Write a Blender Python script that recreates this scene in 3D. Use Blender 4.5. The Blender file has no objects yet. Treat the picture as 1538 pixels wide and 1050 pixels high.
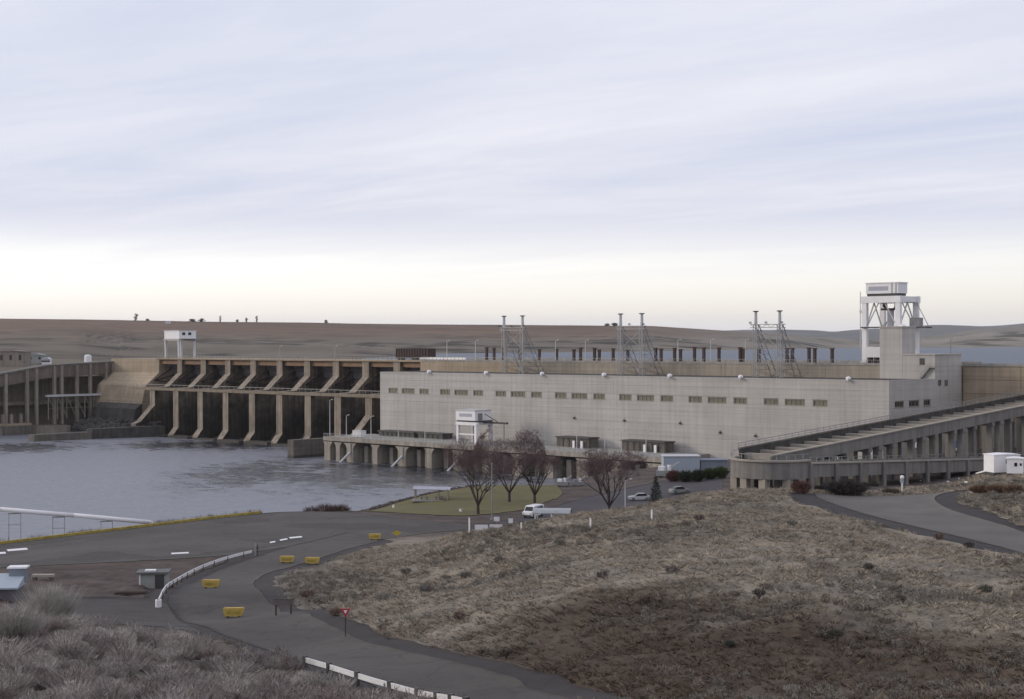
import bpy, math, random
import numpy as np
from mathutils import Vector, Matrix

random.seed(7); rng = np.random.default_rng(11)
SC = bpy.context.scene
COL = SC.collection

# ------------------------------------------------------------------ camera
F, CX, CY = 2300.0, 769.0, 525.0            # focal length and centre in photograph pixels (1538 x 1050)
TH, PIT, PHI = math.radians(43.81), 0.00474, math.radians(0.169)
CAM = np.array([392.04, -356.79, 40.25])
fw = np.array([-math.sin(TH)*math.cos(PIT), math.cos(TH)*math.cos(PIT), -math.sin(PIT)])
_r = np.array([math.cos(TH), math.sin(TH), 0.0]); _u = np.cross(_r, fw)
RT = _r*math.cos(PHI) - _u*math.sin(PHI); UP = _u*math.cos(PHI) + _r*math.sin(PHI)
cd = bpy.data.cameras.new('camera'); cam = bpy.data.objects.new('camera', cd); COL.objects.link(cam)
cd.sensor_width = 36.0; cd.sensor_fit = 'HORIZONTAL'; cd.lens = F/1538*36
cd.clip_start = 0.5; cd.clip_end = 60000
M = Matrix.Identity(4)
for i in range(3):
    M[i][0], M[i][1], M[i][2], M[i][3] = RT[i], UP[i], -fw[i], CAM[i]
cam.matrix_world = M
SC.camera = cam

# ------------------------------------------------------------------ world, sun, exposure
SUN_AZ = math.radians(235.0)      # compass-like angle of the direction to the sun, from +Y towards +X
SUN_EL = math.radians(17.0)
W = bpy.data.worlds.new('World'); SC.world = W; W.use_nodes = True
nt = W.node_tree; nt.nodes.clear()
def N(t, **k):
    n = nt.nodes.new(t)
    for a, b in k.items(): setattr(n, a, b)
    return n
L = lambda a, b: nt.links.new(a, b)
out = N('ShaderNodeOutputWorld'); bg = N('ShaderNodeBackground'); bg.inputs['Strength'].default_value = 0.1
sky = N('ShaderNodeTexSky', sky_type='NISHITA'); sky.sun_disc = False
sky.sun_elevation = SUN_EL; sky.sun_rotation = SUN_AZ; sky.dust_density = 2.0
tc = N('ShaderNodeTexCoord'); sep = N('ShaderNodeSeparateXYZ'); L(tc.outputs['Generated'], sep.inputs[0])
def MATH(op, a, b=None, clamp=False):
    n = N('ShaderNodeMath', operation=op); n.use_clamp = clamp
    for i, v in enumerate((a, b)):
        if v is None: continue
        if isinstance(v, (int, float)): n.inputs[i].default_value = v
        else: L(v, n.inputs[i])
    return n.outputs[0]
# clouds lie on a sheet overhead: direction projected to that sheet
zz = MATH('ADD', MATH('MAXIMUM', sep.outputs[2], 0.0), 0.035)
cu = MATH('DIVIDE', sep.outputs[0], zz); cv = MATH('DIVIDE', sep.outputs[1], zz)
comb = N('ShaderNodeCombineXYZ'); L(cu, comb.inputs[0]); L(cv, comb.inputs[1])
mp = N('ShaderNodeMapping'); L(comb.outputs[0], mp.inputs[0]); mp.inputs['Rotation'].default_value = (0, 0, -TH + 0.02)
mp.inputs['Scale'].default_value = (0.16, 0.42, 1)
nz = N('ShaderNodeTexNoise'); L(mp.outputs[0], nz.inputs['Vector']); nz.inputs['Scale'].default_value = 1.9
nz.inputs['Detail'].default_value = 6; nz.inputs['Roughness'].default_value = 0.62; nz.inputs['Distortion'].default_value = 0.35
nz2 = N('ShaderNodeTexNoise'); L(mp.outputs[0], nz2.inputs['Vector']); nz2.inputs['Scale'].default_value = 0.33
nz2.inputs['Detail'].default_value = 3
ramp = N('ShaderNodeValToRGB'); L(nz.outputs['Fac'], ramp.inputs[0])
cr = ramp.color_ramp; cr.elements[0].position = 0.30; cr.elements[0].color = (6.8, 7.35, 8.9, 1)
cr.elements[1].position = 0.72; cr.elements[1].color = (9.2, 9.3, 10.0, 1)
e = cr.elements.new(0.5); e.color = (8.0, 8.25, 9.3, 1)
ramp2 = N('ShaderNodeValToRGB'); L(nz2.outputs['Fac'], ramp2.inputs[0])
ramp2.color_ramp.elements[0].position = 0.35; ramp2.color_ramp.elements[0].color = (0.95, 0.965, 1.0, 1)
ramp2.color_ramp.elements[1].position = 0.65; ramp2.color_ramp.elements[1].color = (1.05, 1.02, 1.01, 1)
mul = N('ShaderNodeMix', data_type='RGBA', blend_type='MULTIPLY'); mul.inputs[0].default_value = 1
L(ramp.outputs[0], mul.inputs[6]); L(ramp2.outputs[0], mul.inputs[7])
# the thinning of the sheet near the horizon, brighter and warmer, all the way round
elev = MATH('ARCSINE', MATH('MAXIMUM', sep.outputs[2], 0.0))
wob = MATH('MULTIPLY', MATH('SUBTRACT', nz.outputs['Fac'], 0.5), 0.045)
el2 = MATH('ADD', elev, wob)
sm = N('ShaderNodeMapRange', interpolation_type='SMOOTHSTEP'); L(el2, sm.inputs[0])
sm.inputs[1].default_value = 0.035; sm.inputs[2].default_value = 0.085
low = N('ShaderNodeValToRGB'); L(MATH('MULTIPLY', elev, 18.0), low.inputs[0])
low.color_ramp.elements[0].position = 0.0; low.color_ramp.elements[0].color = (9.0, 8.9, 9.4, 1)
low.color_ramp.elements[1].position = 0.9; low.color_ramp.elements[1].color = (12.4, 12.2, 11.6, 1)
e = low.color_ramp.elements.new(0.35); e.color = (11.6, 10.9, 9.8, 1)
# the glow along the horizon is stronger towards the sun's side of the sky
gl = N('ShaderNodeVectorMath', operation='DOT_PRODUCT'); L(tc.outputs['Generated'], gl.inputs[0]); gl.inputs[1].default_value = (math.sin(SUN_AZ), math.cos(SUN_AZ), 0)
gsc = N('ShaderNodeVectorMath', operation='SCALE'); L(low.outputs[0], gsc.inputs[0]); L(MATH('ADD', MATH('MULTIPLY', gl.outputs['Value'], 0.22), 0.96), gsc.inputs['Scale'])
cm = N('ShaderNodeMix', data_type='RGBA'); L(sm.outputs[0], cm.inputs[0]); L(gsc.outputs[0], cm.inputs[6]); L(mul.outputs[2], cm.inputs[7])
fin = N('ShaderNodeMix', data_type='RGBA'); fin.inputs[0].default_value = 0.93
L(sky.outputs[0], fin.inputs[6]); L(cm.outputs[2], fin.inputs[7])
L(fin.outputs[2], bg.inputs['Color']); L(bg.outputs[0], out.inputs['Surface'])

sd = bpy.data.lights.new('sun', 'SUN'); sd.energy = 1.5; sd.angle = math.radians(14); sd.color = (1.0, 0.90, 0.76)
so = bpy.data.objects.new('sun', sd); COL.objects.link(so)
sdir = Vector((math.sin(SUN_AZ)*math.cos(SUN_EL), math.cos(SUN_AZ)*math.cos(SUN_EL), math.sin(SUN_EL)))
so.rotation_euler = (-sdir).to_track_quat('-Z', 'Y').to_euler()
SC.view_settings.view_transform = 'Standard'; SC.view_settings.look = 'None'
SC.view_settings.exposure = 0.0; SC.view_settings.gamma = 1.0
SC.render.engine = 'CYCLES'; SC.cycles.use_denoising = True
SC.cycles.max_bounces = 6; SC.cycles.volume_bounces = 0; SC.cycles.transparent_max_bounces = 8

# ------------------------------------------------------------------ placing helpers (camera fitted to the dam)
def ray(px, py): return fw + RT*(px-CX)/F - UP*(py-CY)/F
def at(px, py, d): return CAM + ray(px, py)*d
def onz(px, py, z): v = ray(px, py); return CAM + v*(z-CAM[2])/v[2]
def ony(px, py, y): v = ray(px, py); return CAM + v*(y-CAM[1])/v[1]
def onx(px, py, x): v = ray(px, py); return CAM + v*(x-CAM[0])/v[0]

# ------------------------------------------------------------------ materials
MATS = {}
def newmat(name):
    m = bpy.data.materials.new(name); m.use_nodes = True
    t = m.node_tree; b = t.nodes['Principled BSDF']
    MATS[name] = m
    return m, t, b
def mat(name, c, rough=0.8, var=0.25, scale=0.6, bump=0.0, bscale=6.0, c2=None, streak=0.0, metal=0.0, spec=None, lifts=0.0):
    """colour with large soft patches, fine grain, optional rain streaks and casting lines"""
    m, t, b = newmat(name)
    n = t.nodes; l = t.links
    g = n.new('ShaderNodeNewGeometry')
    a = n.new('ShaderNodeTexNoise'); a.inputs['Scale'].default_value = scale; a.inputs['Detail'].default_value = 8
    a.inputs['Roughness'].default_value = 0.62
    l.new(g.outputs['Position'], a.inputs['Vector'])
    r = n.new('ShaderNodeValToRGB'); l.new(a.outputs['Fac'], r.inputs[0])
    c2 = c2 or tuple(x*(1-var) for x in c)
    r.color_ramp.elements[0].position = 0.32; r.color_ramp.elements[0].color = (*c2, 1)
    r.color_ramp.elements[1].position = 0.66; r.color_ramp.elements[1].color = (*c, 1)
    col = r.outputs[0]
    if streak > 0:
        mp = n.new('ShaderNodeMapping'); l.new(g.outputs['Position'], mp.inputs[0]); mp.inputs['Scale'].default_value = (0.9, 0.9, 0.035)
        s = n.new('ShaderNodeTexNoise'); s.inputs['Scale'].default_value = 1.0; s.inputs['Detail'].default_value = 5; l.new(mp.outputs[0], s.inputs['Vector'])
        sr = n.new('ShaderNodeValToRGB'); l.new(s.outputs['Fac'], sr.inputs[0])
        sr.color_ramp.elements[0].position = 0.35; sr.color_ramp.elements[0].color = (1-streak,)*3 + (1,)
        sr.color_ramp.elements[1].position = 0.6; sr.color_ramp.elements[1].color = (1, 1, 1, 1)
        x = n.new('ShaderNodeMix'); x.data_type = 'RGBA'; x.blend_type = 'MULTIPLY'; x.inputs[0].default_value = 1
        l.new(col, x.inputs[6]); l.new(sr.outputs[0], x.inputs[7]); col = x.outputs[2]
    if lifts > 0:
        mp = n.new('ShaderNodeMapping'); l.new(g.outputs['Position'], mp.inputs[0]); mp.inputs['Scale'].default_value = (0.012, 0.012, 0.8)
        s = n.new('ShaderNodeTexNoise'); s.inputs['Scale'].default_value = 1.6; s.inputs['Detail'].default_value = 4; l.new(mp.outputs[0], s.inputs['Vector'])
        sr = n.new('ShaderNodeValToRGB'); l.new(s.outputs['Fac'], sr.inputs[0])
        sr.color_ramp.elements[0].position = 0.36; sr.color_ramp.elements[0].color = (1-lifts,)*3 + (1,)
        sr.color_ramp.elements[1].position = 0.6; sr.color_ramp.elements[1].color = (1, 1, 1, 1)
        x = n.new('ShaderNodeMix'); x.data_type = 'RGBA'; x.blend_type = 'MULTIPLY'; x.inputs[0].default_value = 1
        l.new(col, x.inputs[6]); l.new(sr.outputs[0], x.inputs[7]); col = x.outputs[2]
    l.new(col, b.inputs['Base Color'])
    b.inputs['Roughness'].default_value = rough; b.inputs['Metallic'].default_value = metal
    if spec is not None: b.inputs['Specular IOR Level'].default_value = spec
    if bump > 0:
        f = n.new('ShaderNodeTexNoise'); f.inputs['Scale'].default_value = bscale; f.inputs['Detail'].default_value = 6
        l.new(g.outputs['Position'], f.inputs['Vector'])
        bp = n.new('ShaderNodeBump'); bp.inputs['Strength'].default_value = bump; bp.inputs['Distance'].default_value = 0.15
        l.new(f.outputs['Fac'], bp.inputs['Height']); l.new(bp.outputs[0], b.inputs['Normal'])
    return m
def attrmat(name, rough=0.95, var=0.3, scale=1.2, bump=0.0, bscale=2.0, transl=False):
    """colour from the mesh's own colour attribute, broken up by noise"""
    m, t, b = newmat(name); n = t.nodes; l = t.links
    at_ = n.new('ShaderNodeVertexColor'); at_.layer_name = 'Col'
    g = n.new('ShaderNodeNewGeometry')
    a = n.new('ShaderNodeTexNoise'); a.inputs['Scale'].default_value = scale; a.inputs['Detail'].default_value = 10; a.inputs['Roughness'].default_value = 0.68
    l.new(g.outputs['Position'], a.inputs['Vector'])
    r = n.new('ShaderNodeMapRange'); l.new(a.outputs['Fac'], r.inputs[0]); r.inputs[1].default_value = 0.3; r.inputs[2].default_value = 0.7
    r.inputs[3].default_value = 1-var; r.inputs[4].default_value = 1+var
    x = n.new('ShaderNodeVectorMath'); x.operation = 'SCALE'; l.new(at_.outputs['Color'], x.inputs[0]); l.new(r.outputs[0], x.inputs['Scale'])
    l.new(x.outputs[0], b.inputs['Base Color']); b.inputs['Roughness'].default_value = rough; b.inputs['Specular IOR Level'].default_value = 0.15
    if bump > 0:
        f = n.new('ShaderNodeTexNoise'); f.inputs['Scale'].default_value = bscale; f.inputs['Detail'].default_value = 8; l.new(g.outputs['Position'], f.inputs['Vector'])
        bp = n.new('ShaderNodeBump'); bp.inputs['Strength'].default_value = bump; bp.inputs['Distance'].default_value = 0.4
        l.new(f.outputs['Fac'], bp.inputs['Height']); l.new(bp.outputs[0], b.inputs['Normal'])
    return m

CONC = mat('powerhouse_concrete', (0.495, 0.468, 0.44), 0.9, 0.18, 0.09, 0.2, 2.0, streak=0.12, lifts=0.12)
TAN = mat('tan_concrete', (0.40, 0.325, 0.235), 0.9, 0.2, 0.12, 0.2, 2.0, streak=0.2, lifts=0.14)
PIER = mat('pier_concrete', (0.34, 0.285, 0.225), 0.9, 0.38, 0.3, 0.2, 2.0, streak=0.4)
GREYC = mat('grey_concrete', (0.33, 0.315, 0.295), 0.9, 0.2, 0.25, 0.2, 2.0, streak=0.2)
DKC = mat('wet_stained_shaded_concrete', (0.075, 0.068, 0.06), 0.75, 0.5, 0.3, 0.3, 1.5, streak=0.4)
MIDC = mat('weathered_dark_concrete', (0.16, 0.14, 0.12), 0.85, 0.4, 0.25, 0.3, 1.5, streak=0.35)
WHITE = mat('white_paint', (0.78, 0.77, 0.78), 0.5, 0.1, 0.8)
PALE = mat('pale_grey_paint', (0.5, 0.5, 0.52), 0.5, 0.12, 0.8)
STEEL = mat('galvanised_steel', (0.3, 0.3, 0.31), 0.5, 0.2, 1.5, metal=0.5)
DKSTEEL = mat('dark_steel', (0.06, 0.055, 0.055), 0.6, 0.3, 1.0)
GATE = mat('gate_steel', (0.25, 0.225, 0.235), 0.6, 0.3, 0.5, streak=0.3)
RUST = mat('rust_brown_steel', (0.058, 0.034, 0.03), 0.8, 0.4, 1.2)
GIRD = mat('brown_girder_paint', (0.23, 0.135, 0.075), 0.7, 0.3, 0.4)
ROOFT = mat('roof_tar', (0.04, 0.036, 0.034), 0.9, 0.3, 0.4)
GLASS = mat('olive_window_glass', (0.19, 0.175, 0.13), 0.25, 0.3, 0.3)
DGLASS = mat('dark_glass', (0.02, 0.022, 0.026), 0.12, 0.2, 1.0)
YEL = mat('yellow_paint', (0.55, 0.39, 0.09), 0.7, 0.25, 3.0)
YELK = mat('worn_yellow_paint', (0.42, 0.32, 0.07), 0.8, 0.45, 1.2)
RED = mat('red_sign_paint', (0.45, 0.03, 0.05), 0.5, 0.1, 4.0)
WOOD = mat('weathered_brown_wood', (0.10, 0.075, 0.06), 0.9, 0.35, 4.0)
PBLUE = mat('pale_blue_paint', (0.36, 0.41, 0.47), 0.6, 0.1, 0.5)
BLUE = mat('blue_tarp', (0.06, 0.14, 0.42), 0.5, 0.2, 0.8)
RUBBER = mat('rubber', (0.02, 0.02, 0.02), 0.8, 0.2, 3.0)
BARK = mat('bark', (0.07, 0.055, 0.05), 0.95, 0.4, 2.0)
TWIG = mat('bare_twigs', (0.15, 0.1, 0.1), 0.95, 0.35, 0.6)
SIDING = mat('grey_siding', (0.3, 0.31, 0.3), 0.8, 0.2, 1.0)
def asphalt(name, c, patch):
    m = mat(name, c, 0.92, 0.3, 0.09, 0.25, 5.0); t = m.node_tree; n = t.nodes; l = t.links; bs_ = n['Principled BSDF']
    src = bs_.inputs['Base Color'].links[0].from_socket; g = n.new('ShaderNodeNewGeometry')
    def layer(src, fac_sock, lo, hi, dark, inv=False):
        r = n.new('ShaderNodeMapRange'); l.new(fac_sock, r.inputs[0]); r.inputs[1].default_value = lo; r.inputs[2].default_value = hi
        r.inputs[3].default_value = dark; r.inputs[4].default_value = 1.0
        v = n.new('ShaderNodeVectorMath'); v.operation = 'SCALE'; l.new(src, v.inputs[0]); l.new(r.outputs[0], v.inputs['Scale']); return v.outputs[0]
    w = n.new('ShaderNodeTexNoise'); w.inputs['Scale'].default_value = 0.35; w.inputs['Detail'].default_value = 4; l.new(g.outputs['Position'], w.inputs['Vector'])
    ad = n.new('ShaderNodeMixRGB'); ad.blend_type = 'ADD'; ad.inputs[0].default_value = 1.0
    sc = n.new('ShaderNodeVectorMath'); sc.operation = 'SCALE'; sc.inputs['Scale'].default_value = 3.0; l.new(w.outputs['Color'], sc.inputs[0]); l.new(g.outputs['Position'], ad.inputs[1]); l.new(sc.outputs[0], ad.inputs[2])
    vo = n.new('ShaderNodeTexVoronoi'); vo.feature = 'DISTANCE_TO_EDGE'; vo.inputs['Scale'].default_value = 0.14; l.new(ad.outputs[0], vo.inputs['Vector'])
    src = layer(src, vo.outputs['Distance'], 0.003, 0.018, 0.68)                      # sealed cracks
    vc = n.new('ShaderNodeTexVoronoi'); vc.inputs['Scale'].default_value = 0.07; vc.distance = 'CHEBYCHEV'; l.new(ad.outputs[0], vc.inputs['Vector'])
    sx = n.new('ShaderNodeSeparateColor'); l.new(vc.outputs['Color'], sx.inputs[0]); src = layer(src, sx.outputs[0], 0.1, 0.45, patch)      # older and newer laps of paving
    st = n.new('ShaderNodeTexNoise'); st.inputs['Scale'].default_value = 0.5; st.inputs['Detail'].default_value = 7; st.inputs['Roughness'].default_value = 0.7; l.new(g.outputs['Position'], st.inputs['Vector'])
    src = layer(src, st.outputs['Fac'], 0.32, 0.5, 0.72)                              # oil and dirt stains
    l.new(src, bs_.inputs['Base Color']); return m
ASPH = asphalt('asphalt', (0.074, 0.065, 0.058), 0.66)
ASPHD = mat('dark_asphalt', (0.055, 0.048, 0.054), 0.9, 0.25, 0.12, 0.25, 5.0)
GRAVEL = mat('dark_gravel', (0.036, 0.029, 0.030), 0.97, 0.45, 0.5, 0.6, 4.0)
DIRT = mat('packed_dirt_road', (0.125, 0.113, 0.103), 0.95, 0.3, 0.2, 0.4, 4.0)
GRAVEL2 = mat('grey_gravel', (0.062, 0.055, 0.053), 0.97, 0.4, 0.35, 0.6, 4.0)
LAWN = mat('winter_lawn', (0.115, 0.108, 0.028), 0.95, 0.4, 0.16, 0.4, 4.0, c2=(0.092, 0.072, 0.03))
RIPRAP = mat('riprap_rock', (0.085, 0.065, 0.06), 0.95, 0.5, 0.8, 0.5, 3.0)
LEAFM = attrmat('dry_plants', var=0.15, scale=3.0)
GROUNDM = attrmat('hillside_soil', var=0.42, scale=0.22, bump=0.9, bscale=0.9)
FARM = attrmat('far_hill_grass', var=0.22, scale=0.012, bump=0.7, bscale=0.03)

# ------------------------------------------------------------------ mesh builder and object helpers
ORG = {}
class MB:
    def __init__(s): s.v = []; s.f = []
    def add(s, vs, fs):
        o = len(s.v); s.v += [tuple(map(float, p)) for p in vs]; s.f += [tuple(i+o for i in f) for f in fs]; return s
    def box(s, x0, x1, y0, y1, z0, z1):
        return s.add([(x0,y0,z0),(x1,y0,z0),(x1,y1,z0),(x0,y1,z0),(x0,y0,z1),(x1,y0,z1),(x1,y1,z1),(x0,y1,z1)],
                     [(0,3,2,1),(4,5,6,7),(0,1,5,4),(1,2,6,5),(2,3,7,6),(3,0,4,7)])
    def bar(s, p, q, w, h=None):
        p = Vector(p); q = Vector(q); h = h or w; d = (q-p).normalized()
        a = d.cross(Vector((0,0,1)))
        if a.length < 1e-3: a = Vector((1,0,0))
        a.normalize(); b = a.cross(d).normalized(); a = a*w/2; b = b*h/2
        return s.add([p-a-b,p+a-b,p+a+b,p-a+b,q-a-b,q+a-b,q+a+b,q-a+b],
                     [(0,3,2,1),(4,5,6,7),(0,1,5,4),(1,2,6,5),(2,3,7,6),(3,0,4,7)])
    def tube(s, p, q, r0, r1=None, n=8, cap=True):
        p = Vector(p); q = Vector(q); r1 = r0 if r1 is None else r1; d = (q-p).normalized()
        a = d.cross(Vector((0,0,1)))
        if a.length < 1e-3: a = Vector((1,0,0))
        a.normalize(); b = d.cross(a)
        vs = [c + (a*math.cos(2*math.pi*i/n) + b*math.sin(2*math.pi*i/n))*r for c, r in ((p,r0),(q,r1)) for i in range(n)]
        fs = [(i,(i+1)%n,n+(i+1)%n,n+i) for i in range(n)]
        if cap: fs += [tuple(range(n-1,-1,-1)), tuple(range(n,2*n))]
        return s.add(vs, fs)
    def path(s, pts, r, n=8):
        for a, b in zip(pts[:-1], pts[1:]): s.tube(a, b, r, r, n)
        return s
    def prism_x(s, poly, x0, x1):          # poly of (y, z), given counter-clockwise or not
        n = len(poly)
        return s.add([(x0,y,z) for y,z in poly] + [(x1,y,z) for y,z in poly],
                     [tuple(range(n)), tuple(range(2*n-1,n-1,-1))] + [(i,n+i,n+(i+1)%n,(i+1)%n) for i in range(n)])
    def prism_y(s, poly, y0, y1):          # poly of (x, z)
        n = len(poly)
        return s.add([(x,y0,z) for x,z in poly] + [(x,y1,z) for x,z in poly],
                     [tuple(range(n)), tuple(range(2*n-1,n-1,-1))] + [(i,n+i,n+(i+1)%n,(i+1)%n) for i in range(n)])
    def prism_z(s, poly, z0, z1):          # poly of (x, y)
        n = len(poly)
        return s.add([(x,y,z0) for x,y in poly] + [(x,y,z1) for x,y in poly],
                     [tuple(range(n-1,-1,-1)), tuple(range(n,2*n))] + [(i,(i+1)%n,n+(i+1)%n,n+i) for i in range(n)])
    def ball(s, c, r, sq=1.0, nu=8, nv=5):
        vs = [(c[0],c[1],c[2]-r*sq)]
        for j in range(1, nv):
            a = -math.pi/2 + math.pi*j/nv
            vs += [(c[0]+r*math.cos(a)*math.cos(2*math.pi*i/nu), c[1]+r*math.cos(a)*math.sin(2*math.pi*i/nu), c[2]+r*sq*math.sin(a)) for i in range(nu)]
        vs.append((c[0],c[1],c[2]+r*sq)); T = len(vs)-1
        fs = [(0,1+(i+1)%nu,1+i) for i in range(nu)]
        for j in range(nv-2):
            o = 1+j*nu
            fs += [(o+i,o+(i+1)%nu,o+nu+(i+1)%nu,o+nu+i) for i in range(nu)]
        o = 1+(nv-2)*nu
        fs += [(o+i,o+(i+1)%nu,T) for i in range(nu)]
        return s.add(vs, fs)
    def build(s, name, m, parent=None, smooth=False, label=None):
        if parent is not None: org = ORG[parent]
        else:
            a = np.array(s.v); org = (float(a[:,0].mean()), float(a[:,1].mean()), float(a[:,2].min()))
        me = bpy.data.meshes.new(name)
        me.from_pydata([(x-org[0], y-org[1], z-org[2]) for x,y,z in s.v], [], s.f)
        import bmesh
        bm = bmesh.new(); bm.from_mesh(me); bmesh.ops.recalc_face_normals(bm, faces=bm.faces); bm.to_mesh(me); bm.free()
        me.materials.append(m); me.update()
        if smooth: me.polygons.foreach_set('use_smooth', [True]*len(me.polygons))
        o = bpy.data.objects.new(name, me); COL.objects.link(o)
        if parent is not None: o.parent = parent
        else: o.location = org
        ORG[o] = org
        if label: o['label'] = label
        return o
def tag(o, label, cat=None, group=None, kind=None):
    if label: o['label'] = label
    if cat: o['category'] = cat
    if group: o['group'] = group
    if kind: o['kind'] = kind
    return o
def thing(name, label, cat, loc=(0,0,0), group=None):
    o = bpy.data.objects.new(name, None); COL.objects.link(o); o.location = tuple(map(float, loc)); o.empty_display_size = 1
    ORG[o] = tuple(map(float, loc))
    return tag(o, label, cat, group)
def local(name, label, cat, group=None):            # a thing modelled round its own base point
    o = bpy.data.objects.new(name, None); COL.objects.link(o); ORG[o] = (0.0,0.0,0.0)
    return tag(o, label, cat, group)
def dup(root, loc, rz=0.0, label=None, sc=None):
    def cp(o, par):
        c = o.copy(); COL.objects.link(c); c.parent = par
        for ch in list(o.children): cp(ch, c)
        return c
    r = cp(root, None); r.location = tuple(map(float, loc)); r.rotation_euler = (0, 0, rz)
    if sc: r.scale = (sc, sc, sc)
    if label: r['label'] = label
    return r
def place(root, loc, rz=0.0): root.location = tuple(map(float, loc)); root.rotation_euler = (0, 0, rz); return root
def struct(o): o['kind'] = 'structure'; return o
def arraymesh(name, V, Fc, m, col=None, smooth=True):
    me = bpy.data.meshes.new(name); k = Fc.shape[1]
    me.vertices.add(len(V)); me.vertices.foreach_set('co', np.ascontiguousarray(V, np.float32).ravel())
    me.loops.add(Fc.size); me.loops.foreach_set('vertex_index', np.ascontiguousarray(Fc, np.int32).ravel())
    me.polygons.add(len(Fc)); me.polygons.foreach_set('loop_start', np.arange(0, Fc.size, k, dtype=np.int32))
    me.update(calc_edges=True)
    if smooth: me.polygons.foreach_set('use_smooth', np.ones(len(Fc), bool))
    if col is not None:
        a = me.color_attributes.new('Col', 'FLOAT_COLOR', 'POINT')
        a.data.foreach_set('color', np.ascontiguousarray(np.c_[col, np.ones(len(col))], np.float32).ravel())
    me.materials.append(m); me.validate()
    o = bpy.data.objects.new(name, me); COL.objects.link(o)
    return o

# value noise for shaping ground
_T = rng.random((256, 256))
def vnoise(x, y):
    xi = np.floor(x).astype(int); yi = np.floor(y).astype(int); xf = x-xi; yf = y-yi
    u = xf*xf*(3-2*xf); v = yf*yf*(3-2*yf); g = lambda a, b: _T[a & 255, b & 255]
    return (g(xi,yi)*(1-u)+g(xi+1,yi)*u)*(1-v) + (g(xi,yi+1)*(1-u)+g(xi+1,yi+1)*u)*v - 0.5
def fbm(x, y, o=4):
    s = 0; a = 1
    for i in range(o): s = s + a*vnoise(x*2**i+17*i, y*2**i+5*i); a *= 0.5
    return s

# ------------------------------------------------------------------ near ground: height field through surveyed points
CP = []
def V_(px, py, d): p = at(px, py, d); CP.append(tuple(p))
def Z_(px, py, z): p = onz(px, py, z); CP.append(tuple(p))
def H_(px, d, z): p = at(px, 514, d); CP.append((p[0], p[1], z))
for a in ((351,930,146),(317,885,168),(431,848,207),(468,849,206),(563,812,243),(130,950,118),(300,965,122),(400,985,112),(470,1006,102),
          (600,1042,92),(0,940,105),(0,1050,70),(250,1050,76),(450,1050,85),(200,990,92),(350,1000,98),(520,958,122),(430,922,142),(380,895,158),
          (700,1000,100),(860,1045,87),(600,900,150),(700,880,145),(560,830,215),(470,870,180),(600,830,208),(690,805,205),(800,787,195),
          (900,776,190),(1000,762,185),(1100,742,190),(1190,737,195),(800,900,122),(900,850,135),(1000,880,112),(1100,850,128),(1300,850,125),
          (1200,800,150),(1000,810,150),(800,830,155),(1200,930,98),(900,1048,84),(1050,1050,80),(1200,1050,77),(1538,990,85),(1538,1050,72),
          (1538,900,113),(1400,850,127),(1538,825,145),(1400,772,172),(1355,742,195),(1230,745,190),(1440,735,195),(1510,712,215),(1538,760,170),
          (1400,960,92),(1500,708,222),(1475,715,218),(-200,960,105),(-200,1050,72),(800,960,106)): V_(*a)
for a in ((640,800,8.5),(700,790,8.0),(300,800,8.5),(0,818,7.6),(390,772,7.5),(530,768,7.0),(600,775,7.5),(690,785,8.0),(700,760,6.5),(620,748,5.5),
          (690,738,5.0),(840,745,6.5),(100,830,9.3),(200,850,10.3),(230,882,12.4),(240,912,13.8),(150,930,14.6),(60,885,13.0),(0,897,14.2),
          (-200,840,7.6),(-200,880,11.0),(-200,915,14.5),(900,770,7.6),(1000,748,7.6),(960,748,7.5),(1080,737,9.0)): Z_(*a)
for a in ((1000,225,14.0),(1000,260,8.6),(1100,235,14.5),(1100,265,11.0),(1190,240,15.0),(1190,275,11.0),(800,222,12.0),(800,245,8.8),(900,222,13.0),
          (900,250,8.2),(1355,232,16),(1355,275,10.5),(1510,262,16),(1510,300,12),(1800,250,18),(1800,350,12),(0,35,29.0),(769,35,29.0),(1538,35,29.5),
          (769,4,38.4),(-400,35,29),(1900,35,30),(1900,80,26),(1900,140,23)): H_(*a)
CP += [(160,-2,8),(186,8,9),(195,30,10),(172,-12,8),(150,-4,7.8),(140,-12,7.6),(205,-20,9.5),(190,-45,9.5),(175,-40,8.5),(165,-70,8),(185,-80,9),(140,10,7.5),(170,20,8),(150,40,8),(230,-60,9.6),(235,-95,11)]
_ka, _kb = onz(0,818,7.5), onz(390,771,7.5)
for _t in np.linspace(-0.7, 1.0, 11):
    _q = _ka + (_kb-_ka)*_t; CP.append((_q[0],_q[1],7.5)); CP.append((_q[0]-4.5,_q[1],6.2)); CP.append((_q[0]-16,_q[1],-2.5)); CP.append((_q[0]+9,_q[1],7.75))
CP += [(150,-50,8),(186,-20,9),(200,-60,10),(215,-110,10),(215,-60,9.5),(215,0,10),(240,0,11),(300,0,18),(300,60,25),(250,30,14),
       (118,-121,-2.5),(120,-92,-2.5),(138,-60,6.5),(122,-62,-2),(140,-26,7.5),(140,-40,7.2),(118,-45,-3),(114,-25,-3),(100,-250,-6),(100,-150,-6),(80,-80,-6),
       (0,-150,-6),(-100,-100,-6),(60,-40,-6),(100,-330,-6),(150,-330,-2.5),(60,-250,-6),(130,-400,-6),(300,110,29),(360,60,30),(380,-60,28)]
CPa = np.array(CP); _n = len(CPa); _eps = 9.0
def _phi(r2): return np.sqrt(r2 + _eps**2)
_D2 = ((CPa[:,None,:2]-CPa[None,:,:2])**2).sum(-1)
_A = np.zeros((_n+3,_n+3)); _A[:_n,:_n] = -_phi(_D2) + np.eye(_n)*0.02
_Pm = np.c_[np.ones(_n), CPa[:,:2]]; _A[:_n,_n:] = _Pm; _A[_n:,:_n] = _Pm.T
_w = np.linalg.solve(_A, np.r_[CPa[:,2], 0, 0, 0])
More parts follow.
